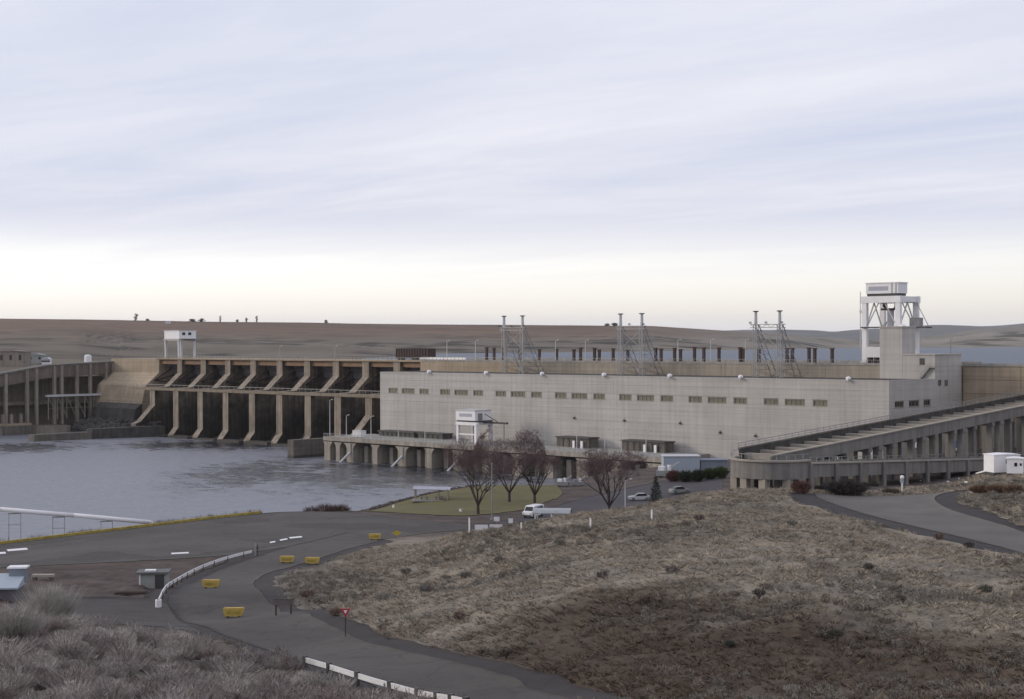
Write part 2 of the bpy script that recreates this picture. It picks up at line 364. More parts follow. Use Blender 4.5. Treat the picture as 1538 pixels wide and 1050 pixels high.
def GZ(X, Y):
    X = np.atleast_1d(np.asarray(X, float)); Y = np.atleast_1d(np.asarray(Y, float)); o = np.empty(X.size); xf = X.ravel(); yf = Y.ravel()
    for i in range(0, X.size, 20000):
        x = xf[i:i+20000]; y = yf[i:i+20000]
        r2 = (x[:,None]-CPa[None,:,0])**2 + (y[:,None]-CPa[None,:,1])**2
        o[i:i+20000] = -_phi(r2)@_w[:_n] + _w[_n] + _w[_n+1]*x + _w[_n+2]*y
    return o.reshape(X.shape)
_ds = np.geomspace(40, 430, 700)
def hit(px, py):
    P = CAM + np.outer(_ds, ray(px, py)); g = GZ(P[:,0], P[:,1]); k = np.argmax(P[:,2] < g)
    if not (P[k,2] < g[k]): k = len(_ds)-1
    if k > 0:
        a = P[k-1,2]-g[k-1]; b = g[k]-P[k,2]; t = a/(a+b+1e-9); q = P[k-1]*(1-t)+P[k]*t
    else: q = P[0]
    return np.array([q[0], q[1], GZ(q[0], q[1])[0]])
def gp(x, y, dz=0.0): return np.array([x, y, GZ(x, y)[0]+dz])
def inpoly(x, y, poly):
    c = np.zeros(x.shape, bool); n = len(poly)
    for i in range(n):
        x1, y1 = poly[i]; x2, y2 = poly[(i+1)%n]
        if y1 == y2: continue
        m = ((y1 > y) != (y2 > y)) & (x < (x2-x1)*(y-y1)/(y2-y1)+x1); c ^= m
    return c
def resample(P, n):
    P = np.array(P)[:, :2]
    # smooth the corner points, then even spacing
    for _ in range(2):
        Q = [P[0]]
        for a, b in zip(P[:-1], P[1:]): Q += [a*0.75+b*0.25, a*0.25+b*0.75]
        Q.append(P[-1]); P = np.array(Q)
    s = np.r_[0, np.cumsum(np.hypot(*np.diff(P, axis=0).T))]; t = np.linspace(0, s[-1], n)
    return np.c_[np.interp(t, s, P[:,0]), np.interp(t, s, P[:,1])]
PAVED = []
def strip(name, A, B, m, dz, n=120, k=14, widen=0.0, sink=True, jit=0.0):
    a = resample(A, n); b = resample(B, n)
    if widen:
        d = b-a; d /= np.linalg.norm(d, axis=1)[:,None]; a = a-d*widen; b = b+d*widen
    if jit:
        d = b-a; d /= np.linalg.norm(d, axis=1)[:,None]
        a = a + d*(fbm(a[:,0]*0.3, a[:,1]*0.3, 3)*jit*1.6)[:,None]; b = b + d*(fbm(b[:,0]*0.3+40, b[:,1]*0.3, 3)*jit*1.6)[:,None]
    t = np.linspace(0, 1, k)
    G = a[:,None,:]*(1-t)[None,:,None] + b[:,None,:]*t[None,:,None]
    z = GZ(G[:,:,0], G[:,:,1]) + dz
    V = np.dstack([G, z]).reshape(-1, 3)
    idx = np.arange(n*k).reshape(n, k)
    Fc = np.stack([idx[:-1,:-1], idx[:-1,1:], idx[1:,1:], idx[1:,:-1]], -1).reshape(-1, 4)
    # skirt so that the edge has thickness
    ring = np.r_[idx[0,:], idx[1:,-1], idx[-1,-2::-1], idx[-2:0:-1,0]]
    V2 = V[ring].copy(); V2[:,2] -= 0.35; o = len(V)
    m_ = len(ring); nx = np.roll(np.arange(m_), -1)
    F2 = np.stack([ring, ring[nx], o+nx, o+np.arange(m_)], -1)
    ob = arraymesh(name, np.r_[V, V2], np.r_[Fc, F2], m)
    n0 = V[idx[1,0]]-V[idx[0,0]]; n1 = V[idx[0,1]]-V[idx[0,0]]
    if np.cross(n1, n0)[2] > 0: ob.data.flip_normals()
    struct(ob)
    poly = [tuple(p) for p in a] + [tuple(p) for p in b[::-1]]
    PAVED.append((poly, sink))
    return ob
HP = lambda L_: [hit(*p) for p in L_]
ZP = lambda L_, z: [onz(p[0], p[1], z) for p in L_]
R1L = HP([(665,1062),(560,1030),(470,1001),(390,972),(310,946),(264,925),(248,905),(268,882),(320,857),(390,835),(450,816),(520,800)])
R1R = HP([(905,1062),(800,1028),(700,1000),(600,977),(520,956),(430,920),(390,894),(377,878),(394,863),(440,850),(510,830),(575,810)])
R2F = [_ka+(_kb-_ka)*t+np.array([0.6,0,0]) for t in np.linspace(-0.55,1.0,7)] + ZP([(460,769),(530,771)], 7.3) + ZP([(610,779),(690,789),(740,790)], 7.9)
R2N = HP([(-220,872),(0,853),(100,848),(200,843),(300,838),(380,830),(430,821),(500,815),(560,812),(640,801),(690,797)])
R3F = HP([(40,903),(140,896),(200,897),(247,902)]); R3N = HP([(40,932),(140,932),(210,939),(300,951)])
R4N = HP([(1700,890),(1538,829),(1450,809),(1380,794),(1300,773),(1250,757),(1226,747),(1224,742)])
R4F = HP([(1700,845),(1538,799),(1470,780),(1422,765),(1403,753),(1405,745),(1425,740),(1450,737)])
R5F = ZP([(745,790),(860,746),(920,735),(1000,727),(1085,718)], 7.6); R5N = ZP([(700,792),(800,798),(900,792),(1000,775),(1085,752)], 7.9)
LWF = ZP([(500,764),(560,757),(620,748),(690,740),(760,737),(835,737)], 5.8); LWN = ZP([(505,768),(545,770),(610,774),(690,781),(785,769),(825,752),(846,740)], 6.9)
strip('gravel_shoulder', R1L, R1R, GRAVEL, 0.012, widen=3.4, k=18, jit=1.1)
strip('hilltop_road_shoulder', R4N, R4F, GRAVEL, 0.012, widen=3.6, k=14, jit=1.1)
strip('parking_lot', R2F, R2N, ASPH, 0.035, n=200, k=26, jit=0.3)
strip('side_track', R3F, R3N, GRAVEL2, 0.025, n=50, k=10, jit=0.9)
strip('main_road', R1L, R1R, ASPH, 0.06, n=200, jit=0.35)
strip('hilltop_road', R4N, R4F, DIRT, 0.08)
strip('access_lot', R5F, R5N, ASPHD, 0.05, n=80, k=30)
strip('lawn', LWF, LWN, LAWN, 0.09, n=140, k=24, jit=1.0)

def paved_mask(x, y, only_sink=False):
    c = np.zeros(x.shape, bool)
    for p, s in PAVED: c |= inpoly(x, y, p)
    return c
pxs = np.linspace(-420, 2000, 520); dss = np.r_[np.geomspace(3, 60, 45)[:-1], np.geomspace(60, 450, 400)]
PX, DS = np.meshgrid(pxs, dss)
dirs = fw[None,None,:2] + RT[None,None,:2]*((PX-CX)/F)[:,:,None]
GX = CAM[0] + dirs[:,:,0]*DS; GY = CAM[1] + dirs[:,:,1]*DS
GH = GZ(GX, GY)
pm = paved_mask(GX, GY)
rough = fbm(GX*0.16, GY*0.16, 4)*0.55 + fbm(GX*0.62, GY*0.62, 4)*0.42
flat = np.clip((GH-9)/4, 0.15, 1)
def _grow(m, n):
    for _ in range(n):
        q = m.copy(); q[1:] |= m[:-1]; q[:-1] |= m[1:]; q[:,1:] |= m[:,:-1]; q[:,:-1] |= m[:,1:]; m = q
    return m
pin = ~_grow(~pm, 3); pout = _grow(pm, 2)
GZv = np.where(pin, GH-0.30, np.where(pout, GH-0.02, GH + rough*flat - 0.03))
# soil and grass colours: straw on the flat top, brown earth on the cut slope, grey brush to the left, dark dirt by the lot
STRAW = np.array([0.222, 0.192, 0.154]); BROWN = np.array([0.084, 0.064, 0.049]); SAGE = np.array([0.155, 0.14, 0.12]); DIRTC = np.array([0.085, 0.068, 0.062]); REDB = np.array([0.08, 0.06, 0.052])
def ground_colour(X, Y):
    v = np.stack([X-CAM[0], Y-CAM[1]], -1); d = v@fw[:2]; px = CX + F*(v@RT[:2])/np.maximum(d, 1)
    u_ = (v@RT[:2])*0.022; n = fbm(X*0.05, Y*0.05, 4); n2 = fbm(u_*3.2+9, d*0.22, 4)
    sm_ = lambda a, b, x: np.clip((x-a)/(b-a), 0, 1)**2*(3-2*np.clip((x-a)/(b-a), 0, 1))
    # edge of the cut slope in plan: nearer ground is bare brown earth
    edge = np.interp(px, [300,500,620,760,900,1000,1200,1538,1900], [112,114,108,112,116,110,98,83,74])
    top = sm_(-10, 10, d - edge + n*26)
    c = BROWN*(1-top)[...,None] + STRAW*top[...,None]
    s = np.clip(sm_(0.0, 0.45, n2 + n*0.6 - 0.02), 0, 1)[...,None]; c = c*(1-s*0.75) + SAGE*s*0.75*0.8
    left = sm_(560, 430, px + n*60)[...,None]; c = c*(1-left) + SAGE*left*(1+0.5*n2)[...,None]
    dirt = (sm_(400, 330, px)*sm_(125, 140, d))[...,None]; k = sm_(-0.1, 0.3, n2)[...,None]; c = c*(1-dirt) + (DIRTC*(1-k)+REDB*k)*dirt
    beh = sm_(235, 262, d)[...,None]; c = c*(1-beh) + DIRTC*beh*1.1
    return np.clip(c*(1+0.25*n2)[...,None], 0.01, 1)
GC = ground_colour(GX, GY)
idx = np.arange(GX.size).reshape(GX.shape)
Fc = np.stack([idx[:-1,:-1], idx[:-1,1:], idx[1:,1:], idx[1:,:-1]], -1).reshape(-1, 4)
g = arraymesh('ground', np.dstack([GX, GY, GZv]).reshape(-1,3), Fc, GROUNDM, GC.reshape(-1,3))
struct(g)
if g.data.polygons[0].normal.z < 0: g.data.flip_normals()

# ------------------------------------------------------------------ water
def water(name, poly, z, deep, r=0.07, bstr=0.5, patch=True, spec=0.5, dark_zones=None):
    m, t, b = newmat(name+'_surface'); n = t.nodes; l = t.links
    g = n.new('ShaderNodeNewGeometry')
    mp = n.new('ShaderNodeMapping'); l.new(g.outputs['Position'], mp.inputs[0]); mp.inputs['Rotation'].default_value = (0,0,-TH); mp.inputs['Scale'].default_value = (0.16, 0.34, 1)
    a = n.new('ShaderNodeTexNoise'); a.inputs['Scale'].default_value = 1.0; a.inputs['Detail'].default_value = 5; a.inputs['Roughness'].default_value = 0.55; a.inputs['Distortion'].default_value = 0.4
    l.new(mp.outputs[0], a.inputs['Vector'])
    b2 = n.new('ShaderNodeTexNoise'); b2.inputs['Scale'].default_value = 0.022; b2.inputs['Detail'].default_value = 5; b2.inputs['Distortion'].default_value = 1.2; l.new(g.outputs['Position'], b2.inputs['Vector'])
    mr = n.new('ShaderNodeMapRange'); l.new(b2.outputs['Fac'], mr.inputs[0]); mr.inputs[1].default_value = 0.46; mr.inputs[2].default_value = 0.68
    mr.inputs[3].default_value = 0.22*bstr; mr.inputs[4].default_value = 1.5*bstr if patch else 0.5*bstr
    bp = n.new('ShaderNodeBump'); bp.inputs['Distance'].default_value = 0.5; bp.inputs['Strength'].default_value = bstr; l.new(a.outputs['Fac'], bp.inputs['Height'])
    l.new(bp.outputs[0], b.inputs['Normal'])
    # ruffled water with smoother slicks drawn out by the current
    mp2 = n.new('ShaderNodeMapping'); l.new(g.outputs['Position'], mp2.inputs[0]); mp2.inputs['Rotation'].default_value = (0,0,-TH-0.1); mp2.inputs['Scale'].default_value = (0.085, 0.12, 1)
    sl = n.new('ShaderNodeTexNoise'); sl.inputs['Scale'].default_value = 1.0; sl.inputs['Detail'].default_value = 7; sl.inputs['Roughness'].default_value = 0.62; sl.inputs['Distortion'].default_value = 1.5; l.new(mp2.outputs[0], sl.inputs['Vector'])
    # zones where ripples and the dam's dark reflection are painted into the colour
    zs_ = []
    for (zx, zy, rx, ry) in (dark_zones or ()):
        mz = n.new('ShaderNodeMapping'); mz.vector_type = 'TEXTURE'; mz.inputs['Location'].default_value = (zx, zy, 0); mz.inputs['Rotation'].default_value = (0,0,TH); mz.inputs['Scale'].default_value = (rx, ry, 1e6); l.new(g.outputs['Position'], mz.inputs[0])
        ln_ = n.new('ShaderNodeVectorMath'); ln_.operation = 'LENGTH'; l.new(mz.outputs[0], ln_.inputs[0])
        mm = n.new('ShaderNodeMapRange'); l.new(ln_.outputs['Value'], mm.inputs[0]); mm.inputs[1].default_value = 0.3; mm.inputs[2].default_value = 1.3; mm.inputs[3].default_value = 0.70; mm.inputs[4].default_value = 0.33; zs_.append(mm.outputs[0])
    zone = None
    for q in zs_:
        if zone is None: zone = q
        else:
            mx = n.new('ShaderNodeMath'); mx.operation = 'MAXIMUM'; l.new(zone, mx.inputs[0]); l.new(q, mx.inputs[1]); zone = mx.outputs[0]
    if zone is None: zone = b2.outputs['Fac']
    bl = n.new('ShaderNodeMath'); bl.operation = 'MULTIPLY_ADD'; l.new(zone, bl.inputs[0]); bl.inputs[1].default_value = 1.0; l.new(sl.outputs['Fac'], bl.inputs[2])
    rr = n.new('ShaderNodeMapRange'); l.new(bl.outputs[0], rr.inputs[0]); rr.inputs[1].default_value = 0.98; rr.inputs[2].default_value = 1.16; rr.inputs[3].default_value = r; rr.inputs[4].default_value = 0.2 if patch else r
    l.new(rr.outputs[0], b.inputs['Roughness'])
    cx2 = n.new('ShaderNodeMix'); cx2.data_type = 'RGBA'; rm = n.new('ShaderNodeMapRange'); l.new(bl.outputs[0], rm.inputs[0]); rm.inputs[1].default_value = 0.97; rm.inputs[2].default_value = 1.2
    l.new(rm.outputs[0], cx2.inputs[0]); cx2.inputs[6].default_value = (*deep, 1); cx2.inputs[7].default_value = (*(tuple(q*0.12 for q in deep) if patch else deep), 1); l.new(cx2.outputs[2], b.inputs['Base Color'])
    b.inputs['IOR'].default_value = 1.333; b.inputs['Specular IOR Level'].default_value = spec
    me = bpy.data.meshes.new(name); me.from_pydata([(x, y, z) for x, y in poly], [], [tuple(range(len(poly)))]); me.materials.append(m)
    o = bpy.data.objects.new(name, me); COL.objects.link(o); return struct(o)
water('river', [(-400,-900),(170,-900),(170,-200),(160,40),(-280,40),(-400,0)], 0.0, (0.178, 0.184, 0.214), 0.40, 1.6, True, 0.5, [(*onz(370,712,0)[:2], 26, 75), (*onz(590,712,0)[:2], 60, 80), (*onz(330,668,0)[:2], 60, 40), (*onz(40,672,0)[:2], 30, 40)])
# reservoir and far shores are laid out along lines of sight from the near bank, outward
def plan(px, d): p = at(px, 514, d); return (p[0], p[1])
RW = [(-262,44),(330,44),(700,60),(2600,60)] + [plan(2600,4000), plan(1538,4200), plan(1000,4200), plan(580,3000), plan(480,1500), plan(150,900)]
water('reservoir', RW, 29.5, (0.095, 0.112, 0.145), 0.45, 0.2, False, 0.15)
RB = [(-6000,-6000)]

# ------------------------------------------------------------------ far hills
FC = {  # column: list of (distance, picture row) that the ground passes through
 -900: [(640,610),(720,546),(850,532),(1200,512),(3000,468),(3600,474)],
 -200: [(690,600),(750,545),(860,534),(1200,514),(3000,473),(3600,478)],
 0:    [(745,570),(775,544.5),(870,535),(1200,516),(3000,476),(3600,480)],
 120:  [(770,570),(800,543.5),(900,535),(1250,516),(3000,477.5),(3600,481)],
 200:  [(820,541),(900,537),(1100,531),(1700,513),(3000,479),(3600,483)],
 330:  [(820,542),(900,538),(1200,530),(1800,512),(3000,481.5),(3600,485)],
 480:  [(850,542),(950,538),(1300,529),(1900,512),(3000,484),(3600,488)],
 580:  [(950,541),(1100,537),(1450,528),(1950,512),(3000,485.5),(3600,489)],
 640:  [(1400,533),(1550,529),(1750,520),(2000,511),(3000,486.5),(3600,490)],
 760:  [(1500,532),(1650,528),(1850,519),(2100,511),(3000,488),(3600,492)],
 900:  [(1600,531),(1750,526),(1950,518),(2200,510),(3000,489.5),(3600,494)],
 980:  [(1700,530),(1850,525.5),(2050,517),(2300,509),(3000,490),(3600,495)],
 1040: [(1800,529),(1950,525),(2150,519),(2400,510),(3000,494),(3600,500)],
 1120: [(1900,528),(2050,524.5),(2250,518),(2500,508),(3000,499.5),(3600,504)],
 1190: [(2100,527),(2250,524),(2450,516),(2650,507),(3000,505),(3600,509)],
 1250: [(2300,525.8),(2500,522.6),(2700,514),(2900,509.5),(3300,511),(3900,512)],
 1300: [(2400,525),(2700,521.8),(2900,516),(3100,512.5),(3400,514),(4000,513)],
 1400: [(2400,525),(2750,521.5),(2950,515),(3200,510),(3600,507),(4200,509)],
 1470: [(2400,525),(2750,521.5),(2950,513),(3200,506),(3800,496),(4400,499)],
 1560: [(2400,525),(2750,521.5),(2950,512),(3200,503),(3800,490.5),(4400,494)],
 1800: [(2200,525),(2650,521.5),(2850,511),(3100,500),(3700,484),(4400,490)],
 2600: [(2000,526),(2500,521),(2800,510),(3000,496),(3600,478),(4300,486)]}
cols = sorted(FC); K = 6
fpx = np.r_[np.linspace(-900,-60,60), np.linspace(-50,1580,520), np.linspace(1600,2600,60)]
tt = np.linspace(0, K-1, 110)
dcol = np.array([[c[0] for c in FC[k]] for k in cols]); ycol = np.array([[c[1] for c in FC[k]] for k in cols])
zcol = CAM[2] - (ycol-514)*dcol/F
Dk = np.array([np.interp(fpx, cols, dcol[:,j]) for j in range(K)]); Zk = np.array([np.interp(fpx, cols, zcol[:,j]) for j in range(K)])
i0 = np.minimum(tt.astype(int), K-2); fr = (tt-i0)[:,None]
FD = Dk[i0]*(1-fr) + Dk[i0+1]*fr; FZ = Zk[i0]*(1-fr) + Zk[i0+1]*fr
fd = fw[None,:2] + RT[None,:2]*((fpx-CX)/F)[:,None]
FX = CAM[0] + fd[None,:,0]*FD; FY = CAM[1] + fd[None,:,1]*FD
tn = np.broadcast_to(tt[:,None], FX.shape)
amp = np.interp(tn, [0,1,2,3,4,5], [0.6,1.2,6.0,6.0,1.2,2])*np.where(fpx < 180, 0.55, 1.0)[None,:]
FZ = FZ + fbm(FX*0.0042, FY*0.0042, 5)*amp + np.interp(tn, [0,1,2,3,3.6,4], [0,0.2,1,1,0.2,0])*np.maximum(fbm(FX*0.012, FY*0.012, 3), 0)*5
# colours: brown ploughed upland, grey scrub on the breaks below, dry yellow grass on the right-hand shore
n1 = fbm(FX*0.003, FY*0.003, 4); n2 = fbm(FX*0.02, FY*0.02, 3)
up = np.clip((tn-2.9)/0.6, 0, 1)[...,None]
right = np.clip((np.broadcast_to(fpx[None,:], FX.shape)-900)/350, 0, 1)[...,None]
upc = np.array([0.15, 0.10, 0.066])*(1-right) + np.array([0.20, 0.178, 0.152])*right
loc_ = np.array([0.15, 0.128, 0.10])*(1-right) + np.array([0.225, 0.2, 0.165])*right
FCc = loc_*(1-up) + upc*up
dk = np.clip((n2+n1*0.7-0.12)*3, 0, 1)[...,None]*(1-up*0.8); FCc = FCc*(1-0.7*dk)
FCc = FCc*(1+0.35*n1)[...,None]
idx = np.arange(FX.size).reshape(FX.shape)
Ff = np.stack([idx[:-1,:-1], idx[:-1,1:], idx[1:,1:], idx[1:,:-1]], -1).reshape(-1, 4)
fh = struct(arraymesh('far_hills', np.dstack([FX, FY, FZ]).reshape(-1,3), Ff, FARM, np.clip(FCc,0.01,1).reshape(-1,3)))
if fh.data.polygons[0].normal.z < 0: fh.data.flip_normals()
def far_z(px, d):
    j = np.argmin(abs(fpx-px)); return float(np.interp(d, FD[:,j], FZ[:,j]))
# distant ridge far up the lake
rp = np.linspace(-1000, 2800, 400); rows = []
rtop = np.interp(rp, [-1000,300,900,1000,1100,1180,1260,1400,1470,1538,1700,2800], [505,500,497,497.5,498,497,499,489.5,491,488,486,484])
for dd, k in ((8200,0.0),(8600,0.45),(9200,0.9),(9600,1.0),(10500,0.9)):
    x = CAM[0] + (fw[0]+RT[0]*(rp-CX)/F)*dd; y = CAM[1] + (fw[1]+RT[1]*(rp-CX)/F)*dd
    zt = CAM[2] + (514-rtop + fbm(rp*0.02, rp*0+3, 4)*2.0)*9600/F
    rows.append(np.c_[x, y, 20 + (zt-20)*k + fbm(x*0.002, y*0.002, 4)*8*(k < 0.95)])
RVv = np.array(rows); idx = np.arange(RVv.shape[0]*RVv.shape[1]).reshape(RVv.shape[:2])
Fr = np.stack([idx[:-1,:-1], idx[:-1,1:], idx[1:,1:], idx[1:,:-1]], -1).reshape(-1, 4)
rg = struct(arraymesh('distant_ridge', RVv.reshape(-1,3), Fr, mat('ridge_grass', (0.11, 0.10, 0.09), 0.95, 0.35, 0.004)))
if rg.data.polygons[0].normal.z < 0: rg.data.flip_normals()
# valley floor under everything, out to the horizon
vf = MB().add([(-14000,-14000,-8),(14000,-14000,-8),(14000,14000,-8),(-14000,14000,-8)], [(0,1,2,3)]).build('valley_floor', mat('valley_soil', (0.14,0.12,0.1), 0.95, 0.3, 0.01)); struct(vf)

# ------------------------------------------------------------------ spillway
XK = [-203.1 + 18*k for k in range(11)]
sp = thing('spillway_dam', 'long tan concrete spillway with ten gate bays between sloping piers, left of the powerhouse', 'dam', (-113, 30, 0))
PW = 1.9
PSIDE = mat('stained_shaded_pier_side', (0.25, 0.2, 0.145), 0.85, 0.5, 0.22, 0.3, 1.5, c2=(0.06, 0.052, 0.042), streak=0.55)
GATED = mat('gate_girder_steel', (0.13, 0.115, 0.115), 0.7, 0.3, 0.5, streak=0.2)
WALK = mat('walkway_concrete', (0.27, 0.22, 0.165), 0.9, 0.3, 0.3, 0.2, 2.0, streak=0.2)
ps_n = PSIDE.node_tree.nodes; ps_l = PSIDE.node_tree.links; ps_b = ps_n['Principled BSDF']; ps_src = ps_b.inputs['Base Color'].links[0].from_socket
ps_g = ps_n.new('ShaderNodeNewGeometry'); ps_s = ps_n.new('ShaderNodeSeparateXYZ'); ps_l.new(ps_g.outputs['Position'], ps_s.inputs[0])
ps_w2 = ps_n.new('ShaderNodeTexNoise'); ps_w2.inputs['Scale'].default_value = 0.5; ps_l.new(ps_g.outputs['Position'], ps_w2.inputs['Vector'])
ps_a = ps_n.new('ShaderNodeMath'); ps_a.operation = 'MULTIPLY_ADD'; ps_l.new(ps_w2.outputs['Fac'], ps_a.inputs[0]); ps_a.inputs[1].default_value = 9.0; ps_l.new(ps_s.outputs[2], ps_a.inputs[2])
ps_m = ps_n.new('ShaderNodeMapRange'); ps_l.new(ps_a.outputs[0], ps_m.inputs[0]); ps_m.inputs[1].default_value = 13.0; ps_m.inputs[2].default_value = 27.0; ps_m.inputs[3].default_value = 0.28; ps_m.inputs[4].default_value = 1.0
ps_v = ps_n.new('ShaderNodeVectorMath'); ps_v.operation = 'SCALE'; ps_l.new(ps_src, ps_v.inputs[0]); ps_l.new(ps_m.outputs[0], ps_v.inputs['Scale']); ps_l.new(ps_v.outputs[0], ps_b.inputs['Base Color'])   # stain plus the deep bay's shade painted in, darker lower down
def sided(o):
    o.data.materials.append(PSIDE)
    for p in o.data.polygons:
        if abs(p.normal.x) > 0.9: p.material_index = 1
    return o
prof = [(52,-4),(52,33.0),(31.6,33.0),(31.6,27.0),(24.7,21.2),(17.5,20.9),(17.5,4.2),(14.7,0.9),(14.7,-4)]
prof_end = [(52,-4),(52,33.0),(31.6,33.0),(31.6,27.0),(24.7,21.2),(17.5,20.9),(17.5,13.2),(10.5,6.4),(8.0,5.6),(8.0,-4)]
for k in range(1, 10):
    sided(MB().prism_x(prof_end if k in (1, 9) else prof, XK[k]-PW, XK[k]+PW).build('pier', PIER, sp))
MB().prism_x([(52,-4),(52,33.0),(31.6,33.0),(31.6,27.0),(24.7,21.2),(17.5,20.9),(17.5,-4)], XK[10]-PW, XK[10]+2.6).build('end_pier', PIER, sp)
ab = MB().prism_x([(52,-4),(52,33.2),(31.6,33.2),(31.4,27.0),(24.5,21.2),(22.5,13.5),(22.5,-4)], -241, XK[0]+PW).build('abutment_block', TAN, sp)
MB().prism_x([(22.4,-4),(22.4,13.2),(19,11),(17.5,5),(14,-4)], -236, XK[0]+PW+0.3).build('abutment_toe', DKC, sp)
for k in range(10):
    a, b = XK[k]+PW, XK[k+1]-PW
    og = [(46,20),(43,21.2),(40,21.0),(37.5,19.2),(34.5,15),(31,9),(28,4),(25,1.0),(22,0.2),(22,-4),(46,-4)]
    MB().prism_x(og, a+0.01, b-0.01).build('weir_chute', DKC, sp)  # dark colour holds the bay's shade as well as water stain
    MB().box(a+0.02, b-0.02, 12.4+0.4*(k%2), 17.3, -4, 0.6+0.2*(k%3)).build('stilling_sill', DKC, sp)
    # curved gate with its ribs and arms
    ty, tz, R = 27.8, 23.6, 11.5
    ang = [math.radians(x) for x in np.linspace(-14, 40, 10)]
    mb = MB(); vs = []
    for an in ang:
        for rr in (R, R+0.25): vs.append((ty+rr*math.cos(an), tz+rr*math.sin(an)))
    poly = [vs[2*i] for i in range(10)] + [vs[2*i+1] for i in range(9,-1,-1)]
    gt = MB().prism_x(poly, a+0.08, b-0.08).build('tainter_gate', GATE, sp)
    mb = MB()
    for an in (math.radians(-6), math.radians(12), math.radians(30)):
        y, z = ty+(R-0.4)*math.cos(an), tz+(R-0.4)*math.sin(an); mb.box(a+0.2, b-0.2, y-0.35, y+0.3, z-0.3, z+0.3)
    mb.build('gate_girder', GATED, gt)
    for x in (a+1.6, b-1.6):
        mb = MB()
        for an in (math.radians(-6), math.radians(12), math.radians(30)):
            mb.bar((x, ty, tz), (x, ty+(R-0.6)*math.cos(an), tz+(R-0.6)*math.sin(an)), 0.45)
        mb.build('gate_arm', RUST, gt)
    # roadway span: brown girders under a pale slab
    s = MB().box(a-PW+0.02, b+PW-0.02, 31.1, 46, 33.02, 33.6).build('bridge_span', TAN, sp)
    MB().box(a+0.02, b-0.02, 32.6, 33.0, 30.9, 33.0).build('span_girder', GIRD, s)
    MB().box(a+0.02, b-0.02, 36.0, 36.4, 30.9, 33.0).build('span_girder', GIRD, s)
    mb = MB()
    for i in range(7): mb.box(a-PW+18*i/7, a-PW+18*i/7+0.18, 31.25, 31.4, 33.6, 34.6)
    mb.box(a-PW+0.02, b+PW-0.02, 31.22, 31.43, 34.55, 34.68); mb.box(a-PW+0.02, b+PW-0.02, 31.28, 31.38, 34.05, 34.15)
    mb.build('guard_rail', GREYC, s)
    # service walkway across the pier noses
    w = MB().box(a-PW+0.02, b+PW-0.02, 17.1, 19.4, 19.8, 20.91).build('service_walkway', WALK, sp)
    mb = MB()
    for i in range(5): mb.box(a-PW+18*i/5, a-PW+18*i/5+0.12, 19.1, 19.25, 20.95, 22.2)
    mb.box(a-PW+0.02, b+PW-0.02, 19.12, 19.24, 22.15, 22.3)
    mb.build('walkway_rail', STEEL, w)

# training walls, north shore
tw = thing('training_wall', 'low dark stained concrete wall running downstream from the far end of the spillway', 'wall', (-181, -10, 0))
MB().add([(-180,17,-3),(-174.5,17,-3),(-182,-14,-3),(-187,-14,-3),(-180,17,4.6),(-174.5,17,4.6),(-182,-14,4.2),(-187,-14,4.2)],
         [(0,3,2,1),(4,5,6,7),(0,1,5,4),(1,2,6,5),(2,3,7,6),(3,0,4,7)]).build('upper_section', DKC, tw)
MB().add([(-187,-14.1,-3),(-182,-14.1,-3),(-186.5,-38,-3),(-191,-38,-3),(-187,-14.1,3.0),(-182,-14.1,3.0),(-186.5,-38,2.7),(-191,-38,2.7)],
         [(0,3,2,1),(4,5,6,7),(0,1,5,4),(1,2,6,5),(2,3,7,6),(3,0,4,7)]).build('lower_section', MIDC, tw)
gw = thing('guide_wall', 'dark banded concrete guide wall standing in the water between spillway and powerhouse deck', 'wall', (-35, -5, 0))
for i, z in enumerate((-3, 0.9, 2.6, 4.3)):
    MB().box(-35.2+0.06*(i % 2), -31.8-0.06*(i % 2), -25+0.05*(i % 2), 17.0, z, (0.85, 2.55, 4.25, 6.4)[i]).build('wall_course', MIDC if i else DKC, gw)

# dark rocky apron in front of the first bays
def rubble(name, label, cat, pts, m, kind='stuff'):
    mb = MB()
    for x, y, z, r in pts:
        o = len(mb.v); mb.ball((x, y, z), r, 0.7, 6, 4)
        for i in range(o, len(mb.v)):
            v = mb.v[i]; mb.v[i] = tuple(c + random.uniform(-.22, .22)*r for c in v)
    return tag(mb.build(name, m), label, cat, None, kind)
P = []
for i in range(420):
    t = random.random(); x = -236 + 56*t; y = 20 - 30*random.random()*(0.4+0.6*t); z = max(-0.5, 5.5*(y+8)/28 + random.uniform(-.8,.8))
    P.append((x, y, z, random.uniform(0.7, 1.7)))
rubble('rock_apron', 'dark wet rocks at the far foot of the dam', 'rocks', P, DKC)

